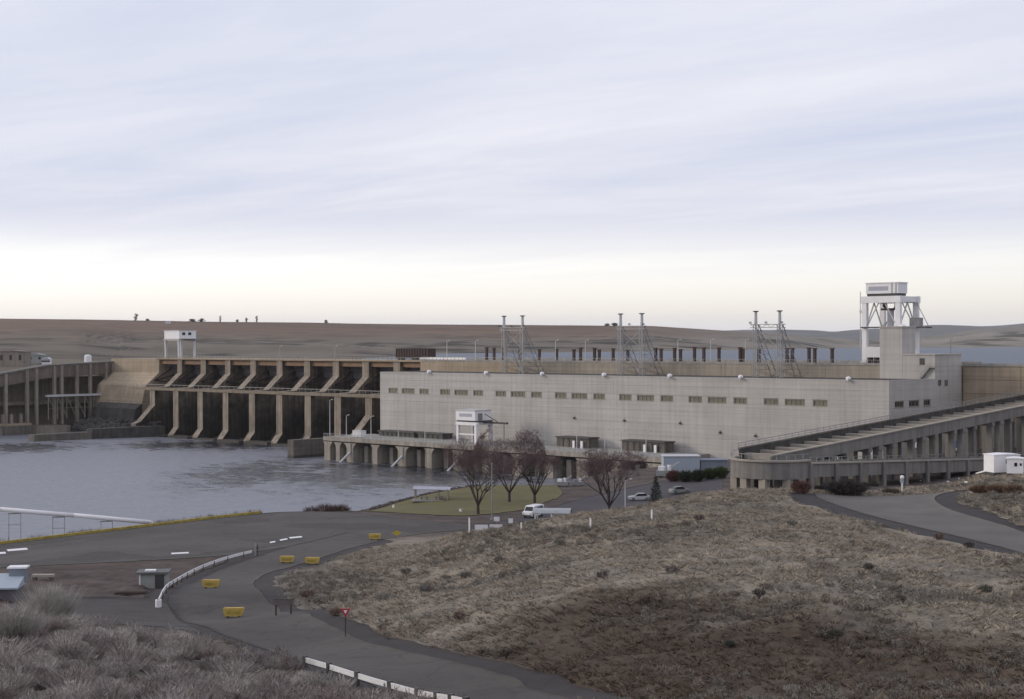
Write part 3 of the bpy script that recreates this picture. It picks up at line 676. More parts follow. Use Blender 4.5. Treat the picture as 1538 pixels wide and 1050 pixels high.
# ------------------------------------------------------------------ north shore fish ladder (far left)
nl = thing('north_fish_ladder', 'brown concrete fish ladder on tall columns at the far left, beside the spillway', 'fish ladder', (-245, 0, 0))
def nz_(y): return float(np.interp(y, [-60,-25,-2,34], [21.0, 26.2, 29.7, 31.1]))
NC = mat('north_ladder_concrete', (0.19, 0.155, 0.125), 0.9, 0.3, 0.2, 0.2, 2.0, streak=0.3)
NCL = mat('north_column_concrete', (0.30, 0.255, 0.215), 0.9, 0.3, 0.2, 0.2, 2.0, streak=0.25)
ys = [-60,-25,-2,33.5]
for a, b in zip(ys[:-1], ys[1:]):
    za, zb = nz_(a), nz_(b)
    ch = MB().add([(-248,a,za-5),(-239.4,a,za-5),(-239.4,b-0.02,zb-5),(-248,b-0.02,zb-5),(-248,a,za),(-239.4,a,za),(-239.4,b-0.02,zb),(-248,b-0.02,zb)],
             [(0,3,2,1),(4,5,6,7),(0,1,5,4),(1,2,6,5),(2,3,7,6),(3,0,4,7)]).build('flume_channel', NC, nl)
    MB().add([(-248.4,a,za),(-239.0,a,za),(-239.0,b-0.02,zb),(-248.4,b-0.02,zb),(-248.4,a,za+0.9),(-239.0,a,za+0.9),(-239.0,b-0.02,zb+0.9),(-248.4,b-0.02,zb+0.9)],
             [(0,3,2,1),(4,5,6,7),(0,1,5,4),(1,2,6,5),(2,3,7,6),(3,0,4,7)]).build('channel_rim', MIDC, ch)
MB().box(-262, -249.5, -60, 33.5, -3, 25).build('back_wall', NC, nl)
MB().box(-249.4, -244, -60, 33.5, 12.6, 14.2).build('ledge', NC, nl)
for px in (-60,-30,9,41,55,82,93,116,136,160,170):
    y = onx(px, 600, -239)[1]
    if y < 33: MB().box(-240, -238.5, y-0.6, y+0.6, 3.5, nz_(y)+0.2).build('column', NCL, nl)
MB().box(-250, -234, -60, 6, -3, 3.2).build('base_slab', NCL, nl)
MB().box(-243, -236, -60, -12, 3.2, 4.8).build('base_kerb', TAN, nl)
cw = MB().box(-238.4, -236.6, -4, 31, 16.2, 17.1).build('catwalk', PALE, nl)
mb = MB()
for i in range(8):
    y = -3 + 4.6*i; mb.bar((-237.5,y,16.2), (-237.5,y,6.0), 0.35)
    if i < 7: mb.bar((-237.5,y,16.2), (-237.5,y+4.6,7.0), 0.25)
mb.bar((-237.5,-3,11), (-237.5,29.2,11), 0.25)
mb.build('trestle', NCL, cw)
MB().box(-238, -232, -27, -12, -3, 4.0).build('entrance_block', MIDC, nl)
for y in (-25, -21, -16.5): MB().box(-238.0, -236.8, y-0.5, y+0.5, 4.0, 9.0).build('entrance_post', NCL, nl)

# ------------------------------------------------------------------ powerhouse
ph = thing('powerhouse', 'long pale concrete powerhouse with one row of small windows under its flat roof', 'building', (86, 12, 0))
PX0, PX1, PYB, PZT = -14.6, 186.2, 24.4, 30.0
WIN = []
for j in range(7):
    c = 26.2*j
    for a, b in ((-10.0,-5.4),(-3.1,3.2),(5.9,10.3)): WIN.append((c+a, c+b))
WZ0, WZ1 = 22.8, 24.15
MB().box(PX0+0.5, PX1-0.5, 0.62, PYB, -3, PZT-0.5).build('wall_core', CONC, ph)
zs = [8.06, 12.4, 16.2, 19.9, WZ0-0.25, WZ1+0.3, 27.2, PZT-0.35]; gp_ = 0.014
colx = [PX0 + (PX1-PX0)*i/15 for i in range(16)]
def fpanel(x0, x1, z0, z1): MB().box(x0+gp_, x1-gp_, 0.0, 0.60, z0+gp_, z1-gp_).build('wall_panel', CONC, ph)
for ci in range(15):
    x0, x1 = colx[ci], colx[ci+1]
    fpanel(x0, x1, -3, zs[0])
    for r in range(7):
        if r != 4: fpanel(x0, x1, zs[r], zs[r+1])
    cuts = sorted([w for w in WIN if w[1] > x0 and w[0] < x1]); cur = x0
    for w in cuts:
        if w[0]-0.15 > cur: fpanel(cur, w[0]-0.12, zs[4], zs[5])
        cur = w[1]+0.12
    if cur < x1: fpanel(cur, x1, zs[4], zs[5])
def window(p, ax, a, b, pos, z0, z1, nm, glass, frame):
    """recessed window: ax 'y' looks downstream, ax 'x' looks along the dam"""
    def bx(m, u0, u1, q0, q1, w0, w1): (m.box(u0, u1, pos+q0, pos+q1, w0, w1) if ax == 'y' else m.box(pos-q1, pos-q0, u0, u1, w0, w1))
    m = MB(); t = 0.16
    bx(m, a-0.1, b+0.1, 0.12, 0.5, z0-0.2, z0); bx(m, a-0.1, b+0.1, 0.12, 0.5, z1, z1+0.2)
    bx(m, a-0.1, a+t, 0.12, 0.5, z0, z1); bx(m, b-t, b+0.1, 0.12, 0.5, z0, z1)
    f = m.build('window', frame, p)
    for i in range(nm):
        u0 = a+t+(b-a-2*t)*i/nm; u1 = a+t+(b-a-2*t)*(i+1)/nm; m = MB(); bx(m, u0+0.05, u1-0.05, 0.34, 0.40, z0, z1); m.build('pane', glass, f)
        if i: m = MB(); bx(m, u0-0.05, u0+0.05, 0.22, 0.5, z0, z1); m.build('mullion', frame, f)
    m = MB(); bx(m, a-0.18, b+0.18, -0.12, 0.30, z0-0.26, z0-0.2-0.003); m.build('sill', CONC, f)
FRM = mat('window_frame', (0.24, 0.225, 0.17), 0.6, 0.2, 2.0)
for a, b in WIN: window(ph, 'y', a, b, 0.0, WZ0, WZ1, 4 if b-a > 5 else 3, GLASS, FRM)
# end wall, in the shade
EWIN = [(3.0,7.6),(10.4,15.7),(18.2,21.9)]
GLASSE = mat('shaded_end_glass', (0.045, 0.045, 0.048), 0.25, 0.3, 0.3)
for r in range(7):
    for y0, y1 in ((0.62, 12.4), (12.4, PYB)):
        if r != 4: MB().box(PX1-0.48, PX1, y0+gp_, y1-gp_, zs[r]+gp_, zs[r+1]-gp_).build('end_panel', CONC, ph)
cur = 0.62
for w in EWIN + [(PYB, PYB)]:
    if w[0]-0.15 > cur: MB().box(PX1-0.48, PX1, cur+gp_, w[0]-0.12, zs[4]+gp_, zs[5]-gp_).build('end_panel', CONC, ph)
    cur = w[1]+0.12
for a, b in EWIN: window(ph, 'x', a, b, PX1, WZ0+0.1, WZ1, 3, GLASSE, FRM)
rf = MB().box(PX0+0.3, PX1-0.3, 0.5, PYB, PZT-0.49, PZT-0.2).build('roof', ROOFT, ph)
MB().box(PX0, PX1, -0.06, 0.5, PZT-0.34, PZT).build('coping', CONC, rf)
MB().box(PX1-0.5, PX1+0.05, 0.5, PYB, PZT-0.34, PZT).build('coping', CONC, rf)
MB().box(PX0, PX0+0.5, 0.5, PYB, PZT-0.34, PZT).build('coping', CONC, rf)
# lamps along the roof edge and small wall fixtures
ORD = ['first','second','third','fourth','fifth','sixth','seventh','eighth','ninth','tenth','eleventh','twelfth','thirteenth','fourteenth','fifteenth','sixteenth','seventeenth','eighteenth','nineteenth','twentieth','twenty-first','twenty-second','twenty-third','twenty-fourth','twenty-fifth','twenty-sixth','twenty-seventh']
for oi, (px, x) in enumerate(((645,10.8),(731,38.2),(815,63.2),(908,88.9),(1007,114.2),(1113,139.4),(1275,174.2))):
    lf = thing('roof_floodlight', 'white floodlight on the powerhouse roof edge, %s from the spillway end' % ORD[oi], 'floodlight', (x, 0.2, PZT), 'white floodlights along the powerhouse roof edge')
    MB().tube((x,0.25,PZT), (x,0.25,PZT+0.4), 0.1).build('bracket', STEEL, lf)
    MB().ball((x,-0.25,PZT+0.3), 0.75, 0.8).build('lamp_head', WHITE, lf, True)
    MB().tube((x,-0.8,PZT-0.1), (x,-1.1,PZT-0.35), 0.35, 0.5).build('reflector', WHITE, lf)
for oi, (px, py) in enumerate(((735,640),(863,628),(938,632),(1022,636),(1082,650),(1135,655))):
    p = ony(px, py, 0); wl = thing('wall_lamp', 'small dark lamp on the lower powerhouse wall, %s from the left' % ORD[oi], 'wall lamp', (p[0], 0, p[2]), 'small dark lamps on the powerhouse wall')
    MB().box(p[0]-0.3, p[0]+0.3, -0.5, -0.02, p[2]-0.25, p[2]+0.35).build('lamp_box', DKSTEEL, wl)
    MB().bar((p[0],-0.3,p[2]+0.35), (p[0],-0.02,p[2]+0.9), 0.1).build('bracket', STEEL, wl)

# ------------------------------------------------------------------ intake dam behind the powerhouse
INTK = mat('intake_concrete', (0.36, 0.315, 0.255), 0.9, 0.2, 0.12, 0.2, 2.0, streak=0.2, lifts=0.12)
idm = thing('intake_dam', 'tan concrete intake wall and deck rising behind the powerhouse roof', 'dam', (82, 38, 0))
nx = 16
for i in range(nx):
    a = -20.4 + (176-(-20.4))*i/nx; b = -20.4 + (176-(-20.4))*(i+1)/nx
    MB().box(a+0.03, b-0.03, 24.6, 25.2, 26, 33.3).build('wall_block', TAN if i < 4 else INTK, idm)
MB().box(-20.4, 186, 25.3, 52, -3, 33.4).build('dam_body', TAN, idm)
MB().box(-20.4, 169, 25.0, 25.5, 33.4, 34.1).build('parapet', GREYC, idm)
MB().box(-20.4, 186, 51.2, 51.8, 33.4, 34.3).build('parapet', GREYC, idm)
mb = MB()
for i in range(100): mb.box(-20+1.9*i, -19.9+1.9*i, 25.2, 25.3, 34.1, 34.9)
mb.box(-20.4, 169, 25.2, 25.3, 34.85, 34.95); mb.build('handrail', STEEL, idm)
# rusty hoist posts standing on the deck
HG = 'rusty posts along the intake deck'
for oi, x in enumerate((2.6,6.3,10.9,19.1,28.5,36.6,44.6,47.6,53.9,56.0,62.1,68.4,80.2,82.4,87.9,90.3,95.9,99.6,105.5,113.6,114.9,120.6,130.8,132.7,138.6,140.6,146.6)):
    h = random.uniform(4.0, 4.9)
    t = thing('hoist_post', 'rusty steel post on the intake deck behind the powerhouse, %s from the left' % ORD[oi], 'post', (x, 36, 33.4), HG)
    MB().box(x-0.38, x+0.38, 35.6, 36.4, 33.4, 33.4+h).build('post_shaft', RUST, t)
    MB().box(x-0.6, x+0.6, 35.5, 36.5, 33.4+h, 33.4+h+0.35).build('cap', RUST, t)
    MB().box(x-0.6, x+0.6, 35.4, 36.6, 33.4, 33.65).build('base_plate', RUST, t)
def lamp_post(name, label, base, h, group=None, m=STEEL, arm=1.2, ang=0.0, r=0.12):
    t = thing(name, label, 'lamp post', base, group); x, y, z = base
    MB().tube((x,y,z), (x,y,z+h), r*1.3, r*0.8, 6).build('pole', m, t)
    dx, dy = math.cos(ang)*arm, math.sin(ang)*arm
    MB().bar((x,y,z+h-0.1), (x+dx,y+dy,z+h+0.25), 0.1).build('arm', m, t)
    MB().ball((x+dx,y+dy,z+h+0.2), 0.32, 0.5).build('lamp_head', PALE, t)
    return t
for oi, x in enumerate((-16.1,-1.2,37.9,51.5,90.8,103.7,116.9)):
    lamp_post('deck_lamp', 'thin pale lamp post on the intake deck, %s from the left' % ORD[oi], (x, 34, 33.4), 7.4, 'lamp posts on the intake deck', PALE)
for oi, px in enumerate((420,503)):
    x = ony(px, 530, 33)[0]; lamp_post('deck_lamp', '%s thin lamp post on the spillway roadway' % ('left','right')[oi], (x, 33, 33.6), 5.2, 'lamp posts on the spillway roadway', STEEL)
# long dark ribbed bin
t = thing('storage_bin', 'long dark brown ribbed bin on the dam deck where spillway meets intake', 'bin', (-39, 39, 33.5))
MB().box(-47.5, -29.5, 37, 41, 34.3, 38.0).build('bin_body', RUST, t)
for i in range(13): MB().box(-47.5+1.48*i, -47.2+1.48*i, 36.8, 37.0, 34.3, 38.1).build('rib', RUST, t)
for x in (-46.5, -38.5, -30.8): MB().box(x-0.4, x+0.4, 37.2, 40.8, 33.5, 34.3).build('skid', DKSTEEL, t)
t = thing('railing_panel', 'low white barrier on the deck right of the dark bin', 'barrier', (-22, 34, 33.5))
MB().box(-31, -6, 33.9, 34.1, 33.9, 34.7).build('panel', WHITE, t)
for x in (-30.5,-24,-18,-12,-6.5): MB().box(x-0.1, x+0.1, 33.85, 34.15, 33.4, 34.75).build('post', PALE, t)

# ------------------------------------------------------------------ transmission take-off towers on the powerhouse roof
def takeoff(xa, xb, label):
    y0, z0, zc, zt = 15.0, PZT-0.2, 45.2, 49.2
    t = thing('takeoff_tower', label, 'power tower', ((xa+xb)/2, y0, z0), 'steel lattice power towers on the powerhouse roof')
    for x in (xa, xb):
        mb = MB(); w = 0.75
        for sx in (-w, w):
            mb.bar((x+sx,y0-0.5,z0), (x+sx*0.7,y0-0.5,zc), 0.17); mb.bar((x+sx*1.5,y0+9.5,z0), (x+sx*0.7,y0+0.6,zc), 0.17)
            mb.bar((x+sx,y0+0.5,z0), (x+sx*0.7,y0+0.5,zc), 0.15)
        for i in range(7):
            za = z0+(zc-z0)*i/7; zb = z0+(zc-z0)*(i+1)/7; s = 1 if i % 2 else -1
            mb.bar((x-w*s,y0-0.5,za), (x+w*s,y0-0.5,zb), 0.1); ya = y0+9.5-8.9*i/7; yb = y0+9.5-8.9*(i+1)/7
            mb.bar((x-w,y0+0.5,zb), (x-w*1.2,yb,zb), 0.09); mb.bar((x+w,y0+0.5,zb), (x+w*1.2,yb,zb), 0.09)
            mb.bar((x-w,y0+0.5,zb), (x-w*1.2,ya,za), 0.09); mb.bar((x+w,y0+0.5,zb), (x+w*1.2,ya,za), 0.09)
        mb.build('lattice_leg', STEEL, t)
        m = MB().tube((x,y0,zc), (x,y0,zt-0.3), 0.5, 0.42).build('mast', PALE, t)
        MB().tube((x,y0,zt-0.3), (x,y0,zt), 0.85).build('cap', DKSTEEL, m)
    mb = MB()
    for z in (zc-0.9, zc):
        mb.bar((xa-1.6,y0-0.5,z), (xb+1.6,y0-0.5,z), 0.2); mb.bar((xa-1.6,y0+0.5,z), (xb+1.6,y0+0.5,z), 0.2)
    n = 8
    for i in range(n):
        u = xa-1.6+(xb-xa+3.2)*i/n; v = xa-1.6+(xb-xa+3.2)*(i+1)/n
        mb.bar((u,y0-0.5,zc-0.9 if i%2 else zc), (v,y0-0.5,zc if i%2 else zc-0.9), 0.1)
    mb.build('crossarm', STEEL, t)
    mb = MB(); z1 = 38
    mb.bar((xa,y0,z1), (xb,y0,zc-1), 0.12); mb.bar((xb,y0,z1), (xa,y0,zc-1), 0.12); mb.bar((xa,y0,z1), (xb,y0,z1), 0.13); mb.bar((xa,y0,z0), (xb,y0,z1), 0.12); mb.bar((xb,y0,z0), (xa,y0,z1), 0.12)
    mb.build('brace', STEEL, t)
    for x in (xa-1.3, (xa+xb)/2, xb+1.3):
        mb = MB()
        for q in range(4): mb.tube((x,y0-0.9,zc+0.25+0.16*q), (x,y0-0.9,zc+0.35+0.16*q), 0.42)
        mb.build('insulator', DKSTEEL, t)
takeoff(31.7, 40.3, 'lattice power tower on the roof nearest the spillway end')
takeoff(82.8, 91.4, 'lattice power tower on the middle of the powerhouse roof')
takeoff(134.0, 142.3, 'lattice power tower on the roof nearest the tall white crane')

# ------------------------------------------------------------------ elevator tower and end block
el = thing('elevator_tower', 'plain tan concrete tower block stepping down at the right end of the powerhouse roof', 'tower', (176, 30, 29.6))
MB().box(169.2, 176.2, 24.5, 31.8, 29.6, 44.0).build('tower_shaft', CONC, el)
MB().box(169.0, 176.4, 24.3, 32.0, 44.0, 44.4).build('tower_cap', CONC, el)
lb = MB().box(176.25, 186.1, 24.5, 39.5, -3, 36.4).build('lower_block', CONC, el)
MB().box(176.3, 186.3, 24.3, 39.7, 36.4, 36.75).build('coping', CONC, lb)
p = ony(1385, 543, 24.5); MB().box(p[0]-0.75, p[0]+0.75, 24.42, 24.47, p[2]-0.9, p[2]+0.9).build('hatch', DKSTEEL, lb)
a = ony(1383, 569, 24.3); b = ony(1398, 550, 24.3); mb = MB(); mb.bar((a[0],24.0,a[2]), (b[0],24.0,b[2]), 0.7, 0.5)
mb.bar((a[0],23.7,a[2]+1), (b[0],23.7,b[2]+1), 0.08); mb.build('stair', GREYC, lb)
MB().box(b[0], b[0]+1.6, 23.6, 24.4, b[2]-0.4, b[2]).build('landing', GREYC, lb)
for px in (1411, 1421):
    q = onx(px, 575, 186.1); MB().box(186.11, 186.2, q[1]-0.8, q[1]+0.8, q[2]-0.8, q[2]+0.8).build('vent', MIDC, lb)
lamp_post('deck_lamp', 'slim pole standing right of the elevator tower on the dam deck', tuple(ony(1428, 545, 41)[:2]) + (33.4,), 7.5, None, STEEL)

# ------------------------------------------------------------------ right-hand dam wall
rd = thing('earth_dam_wall', 'tan concrete dam wall with casting lines, right of the elevator tower above the fish ladder', 'dam', (255, 45, 0))
MB().box(186.4, 340, 40.6, 52, -3, 33.2).build('wall_core', TAN, rd)
zl = [8, 13, 17.4, 21.6, 25.6, 29.4, 33.2]
for i in range(9):
    a, b = 186.4+17*i, 186.4+17*(i+1)
    for z0, z1 in zip(zl[:-1], zl[1:]): MB().box(a+0.05, b-0.05, 40.0, 40.59, z0+0.05, z1-0.05).build('wall_block', TAN, rd)
MB().box(186.4, 340, 39.7, 40.5, 33.2, 34.0).build('parapet', GREYC, rd)

# ------------------------------------------------------------------ big white intake gantry crane
cr_ = thing('gantry_crane', 'tall white gantry crane standing on the dam deck behind the elevator tower', 'crane', (164, 40, 33.4))
xa, xb, ya, yb, zb, zt = 158.3, 169.1, 35.0, 45.0, 33.4, 53.2
for x, y in ((xa,ya),(xb,ya),(xa,yb),(xb,yb)):
    l_ = MB().box(x-0.75, x+0.75, y-0.6, y+0.6, zb+1.0, zt-1.9).build('leg', WHITE, cr_)
    MB().box(x-1.3, x+1.3, y-0.7, y+0.7, zb+0.2, zb+1.0).build('bogie', PALE, l_)
for y in (ya, yb): MB().box(xa-1.0, xb+1.0, y-0.75, y+0.75, zt-1.9, zt).build('top_beam', WHITE, cr_)
for x in (xa, xb): MB().box(x-0.7, x+0.7, ya+0.76, yb-0.76, zt-1.7, zt-0.1).build('side_beam', WHITE, cr_)
for x in (xa, xb): MB().box(x-0.6, x+0.6, ya+0.7, yb-0.7, zb+1.2, zb+2.3).build('sill_beam', WHITE, cr_)
for x in (xa, xb):
    MB().bar((x,ya+0.6,zb+11), (x,(ya+yb)/2,zt-1.8), 0.3).build('brace', PALE, cr_); MB().bar((x,yb-0.6,zb+11), (x,(ya+yb)/2,zt-1.8), 0.3).build('brace', PALE, cr_)
for y in (ya, yb):
    MB().bar((xa+0.8,y,zb+11.5), ((xa+xb)/2-1,y,zt-1.9), 0.28).build('brace', PALE, cr_); MB().bar((xb-0.8,y,zb+11.5), ((xa+xb)/2+1,y,zt-1.9), 0.28).build('brace', PALE, cr_)
hs = MB().box(xa+0.6, xb+0.2, ya-0.6, yb-5.4, zt+0.75, zt+3.7).build('machinery_house', WHITE, cr_)
MB().box(xa+0.4, xb+0.4, ya-0.8, yb-5.2, zt+3.7, zt+3.95).build('house_roof', WHITE, hs)
MB().box(xa+1.5, xb-3.0, ya-0.66, ya-0.61, zt+1.6, zt+2.8).build('sign_panel', mat('faded_sign', (0.42,0.43,0.5), 0.6, 0.3, 3.0), hs)
for x in (xb-1.9, xb-0.6): MB().box(x, x+0.25, ya-0.7, ya-0.61, zt+0.8, zt+3.8).build('door_frame', STEEL, hs)
MB().box(xa+0.8, xb-0.1, ya-0.3, yb-5.6, zt+0.05, zt+0.75).build('trolley_frame', DKSTEEL, cr_)
mb = MB(); mb.box(xa+2.6, xb-2.4, 39.2, 40.8, zt-4.0, zt-3.4); mb.bar((xa+4,40,zt-3.4), (xa+4,40,zt), 0.2); mb.bar((xb-4,40,zt-3.4), (xb-4,40,zt), 0.2); mb.build('lifting_beam', DKSTEEL, cr_)
for x in (xa+3.6, xb-3.4): MB().ball((x,40,zt-2.6), 0.75).build('sheave', DKSTEEL, cr_)
MB().box(xa+4.6, xb-4.6, 39.4, 40.6, zt-13, zt-4.0).build('hoist_mast', PALE, cr_)
pf = MB().box(xa-0.4, xb+0.4, ya-1.9, ya-0.8, zb+10.6, zb+11.0).build('platform', DKSTEEL, cr_)
MB().box(xb+0.8, xb+4.8, yb-3, yb+0.4, zb+10.6, zb+11.0).build('platform', DKSTEEL, cr_)
MB().bar((xb+0.8,yb-1,zt-2), (xb+4.6,yb-1,zb+11), 0.15).build('stay', STEEL, cr_)
MB().box(xb-0.6, xb+2.6, yb-2.8, yb-0.7, zb+11.0, zb+13.6).build('operator_cab', STEEL, cr_)
MB().ball((xb+1.9, ya-1.2, zb+10.6), 1.25, 0.9).build('cable_drum', WHITE, cr_, True)
MB().tube((xa-1.6,ya,zb+5), (xa-1.6,ya,zt+1.5), 0.12).build('cable_pole', PALE, cr_)
MB().box(xa-1.7, xa-0.75, ya-0.3, ya+0.3, zb+15, zb+15.9).build('junction_box', PALE, cr_)
t = thing('deck_tank', 'white rectangular tank on the deck under the tall white crane', 'tank', (164, 32.5, 33.4))
MB().box(160.4, 168.6, 31.5, 33.7, 35.6, 38.6).build('tank_body', WHITE, t)
for x in (161.5, 163.5, 165.5, 167.5): MB().box(x-0.4, x+0.4, 31.6, 33.4, 33.4, 35.6).build('support', RUST, t)

# ------------------------------------------------------------------ spillway gantry crane
sg = thing('spillway_crane', 'small white gantry crane on three visible legs above the far end of the spillway', 'crane', (-190, 38, 33.6))
MB().box(-201.5, -189.8, 34.6, 43.6, 42.3, 45.9).build('machinery_house', WHITE, sg)
MB().box(-201.8, -189.5, 34.3, 43.9, 45.9, 46.15).build('house_roof', PALE, sg)
for y in (37.0, 40.2): MB().box(-189.79, -189.72, y-0.8, y+0.8, 43.9, 45.1).build('house_window', DGLASS, sg)
MB().box(-202, -189.3, 34.4, 35.4, 41.5, 42.3).build('crane_beam', STEEL, sg); MB().box(-202, -189.3, 42.8, 43.8, 41.5, 42.3).build('crane_beam', STEEL, sg)
for x in (-200.8, -190.4):
    for y in (35, 43.3): MB().bar((x,y,33.6), (x-0.3,y,41.5), 0.85, 0.85).build('leg', PALE, sg)

# ------------------------------------------------------------------ tailrace deck
DPIER = mat('deck_pier_concrete', (0.38, 0.34, 0.29), 0.9, 0.3, 0.3, 0.2, 2.0, streak=0.3)
td = thing('tailrace_deck', 'concrete deck on arched piers along the foot of the powerhouse over the water', 'deck', (54, -11, 0))
MB().box(-19.2, 128.4, -21.6, -0.05, 6.9, 8.0).build('deck_slab', GREYC, td)
MB().box(-19.2, 128.4, -22.0, -21.61, 6.75, 8.15).build('edge_beam', DPIER, td)
def dpier(x, w):
    h = w*0.4+0.3
    pl = [(x-w/2,-4),(x+w/2,-4),(x+w/2,4.6),(x+w/2+h*0.35,5.6),(x+w/2+h,6.34),(x-w/2-h,6.34),(x-w/2-h*0.35,5.6),(x-w/2,4.6)]
    MB().prism_y(pl, -21.8, -9).build('deck_pier', DPIER, td)
for x, w in [(-17, 2.4),(-11.7, 2.0)] + [(-5.3+26.2*j, 3.4) for j in range(6)] + [(7.6+26.2*j, 2.3) for j in range(5)]: dpier(x, w)
for j in range(5):
    for dx in (3.6, 7.4, 16.4, 20.4): MB().box(-5.3+26.2*j+dx, -5.3+26.2*j+dx+1.8, -18.5, -9.2, -4, 5.4).build('gate_guide', DPIER, td)
    for dx in (2.2, 15.2): MB().box(-5.3+26.2*j+dx, -5.3+26.2*j+dx+8.6, -16.5, -13.1, -4, 1.2).build('sill_block', MIDC, td)
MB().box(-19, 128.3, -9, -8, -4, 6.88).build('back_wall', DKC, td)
MB().box(-19.2, -18.3, -21.5, -9, -4, 6.3).build('end_wall', PIER, td)
MB().box(127.4, 128.4, -21.5, -9, -4, 6.3).build('end_wall', PIER, td)
mb = MB()
for i in range(75): mb.box(-19+1.98*i, -18.92+1.98*i, -21.9, -21.8, 8.15, 9.2)
mb.box(-19.2, 128.4, -21.9, -21.8, 9.12, 9.22); mb.box(-19.2, 128.4, -21.88, -21.82, 8.6, 8.68); mb.build('handrail', STEEL, td)
for j in range(3):
    x = -5.3+26.2*j
    t = thing('slanting_pipe', 'pale pipe slanting down a deck pier into the water, %s from the guide wall' % ('first', 'second', 'third')[j], 'pipe', (x-2, -24, 0), 'pale pipes slanting into the tailrace')
    MB().tube((x+0.6,-22.0,3.4), (x-2.2,-24.4,-0.3), 0.42).build('pipe', PALE, t)
    MB().tube((x+0.6,-21.85,3.4), (x+0.6,-21.9,6.2), 0.3).build('riser', GREYC, t)
for x0, x1, lab in ((-8,10,'long low dark crate on the deck at the left end of the powerhouse'),(12,24,'low dark crate on the deck behind the small white crane'),(75,88,'dark transformer housing on the deck behind the bare trees'),(101,117,'dark transformer housing at the right end of the tailrace deck')):
    t = thing('deck_housing', lab, 'housing', ((x0+x1)/2, -4, 8)); h = 1.6 if x1 < 30 else 2.9
    MB().box(x0, x1, -6.5, -2, 8.3, 8+h).build('housing_body', MIDC if x1 > 30 else DKSTEEL, t)
    MB().box(x0-0.3, x1+0.3, -6.9, -1.7, 8+h, 8.35+h).build('lid', DKSTEEL, t)
    MB().box(x0+0.2, x1-0.2, -6.3, -2.2, 8.0, 8.3).build('plinth', GREYC, t)
    n = int((x1-x0)/2.2)
    for i in range(1, n): MB().box(x0+(x1-x0)*i/n-0.12, x0+(x1-x0)*i/n+0.12, -6.68, -6.5, 8.3, 8+h).build('rib', DKSTEEL, t)
    if x1 > 30:
        for u in (0.55, 0.8): MB().box(x0+(x1-x0)*u, x0+(x1-x0)*u+0.8, -7.3, -6.9, 8.0, 10.2).build('cabinet', WHITE, t)
t = thing('deck_container', 'small white container at the left end of the tailrace deck', 'container', (-8, -16, 8))
MB().box(-9.6, -5.4, -17, -14.5, 8.15, 10.2).build('container_body', WHITE, t); MB().box(-9.7, -5.3, -17.1, -14.4, 10.2, 10.35).build('container_roof', PALE, t)
for i in range(6): MB().box(-9.4+0.7*i, -9.25+0.7*i, -17.08, -17.0, 8.2, 10.15).build('rib', PALE, t)
for oi, (px, h) in enumerate(((485,12.5),(522,7.5),(559,7.5))):
    x = ony(px, 655, -19)[0]
    if px == 485: x = -18.6
    lamp_post('deck_lamp', ('tall lamp post at the very left end of the tailrace deck','slim lamp post right of the small white deck container','slim lamp post just left of the powerhouse corner on the deck')[oi], (x, -19.5, 8), h, 'lamp posts at the left end of the tailrace deck', PALE)
for oi, px in enumerate((600,640,868,910,935,972)):
    x = ony(px, 675, -20)[0]; lamp_post('deck_lamp', 'short lamp post on the tailrace deck edge, %s from the left' % ORD[oi], (x, -20.5, 8), 4.2 if px < 700 else 7.0, 'short lamp posts along the tailrace deck', PALE)
# white tailrace gantry
tg = thing('tailrace_crane', 'small white gantry crane with boxy cabin on the tailrace deck against the powerhouse wall', 'crane', (45, -12, 8))
for x in (41.3, 49.4):
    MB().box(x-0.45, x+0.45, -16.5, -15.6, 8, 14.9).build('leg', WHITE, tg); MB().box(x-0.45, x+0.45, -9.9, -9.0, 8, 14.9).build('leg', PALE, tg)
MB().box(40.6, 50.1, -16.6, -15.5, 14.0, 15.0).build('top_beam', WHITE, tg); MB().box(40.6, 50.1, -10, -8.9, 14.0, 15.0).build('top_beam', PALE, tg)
MB().box(41.3, 49.4, -16.3, -15.8, 10.9, 11.3).build('tie_beam', WHITE, tg)
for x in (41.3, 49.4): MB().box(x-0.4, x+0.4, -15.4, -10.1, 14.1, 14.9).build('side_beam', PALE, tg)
MB().box(40.8, 50.0, -16.0, -9.2, 15.0, 15.5).build('trolley_frame', DKSTEEL, tg)
hs = MB().box(40.9, 49.6, -16.8, -9.5, 15.5, 18.6).build('machinery_house', WHITE, tg)
MB().box(40.7, 49.8, -17.0, -9.3, 18.6, 18.85).build('house_roof', PALE, hs)
MB().box(42.6, 48.2, -16.86, -16.81, 16.7, 17.7).build('sign_panel', MATS['faded_sign'], hs)
MB().box(49.61, 49.68, -15.5, -13.5, 15.6, 17.8).build('door', STEEL, hs)
MB().box(50.0, 60.0, -13.2, -12.4, 14.6, 15.2).build('jib', DKSTEEL, tg); MB().bar((50,-12.8,17.6), (56,-12.8,15.1), 0.2).build('stay', DKSTEEL, tg)
MB().bar((58.5,-12.8,14.6), (58.5,-12.8,9.5), 0.15).build('hoist_rope', DKSTEEL, tg)

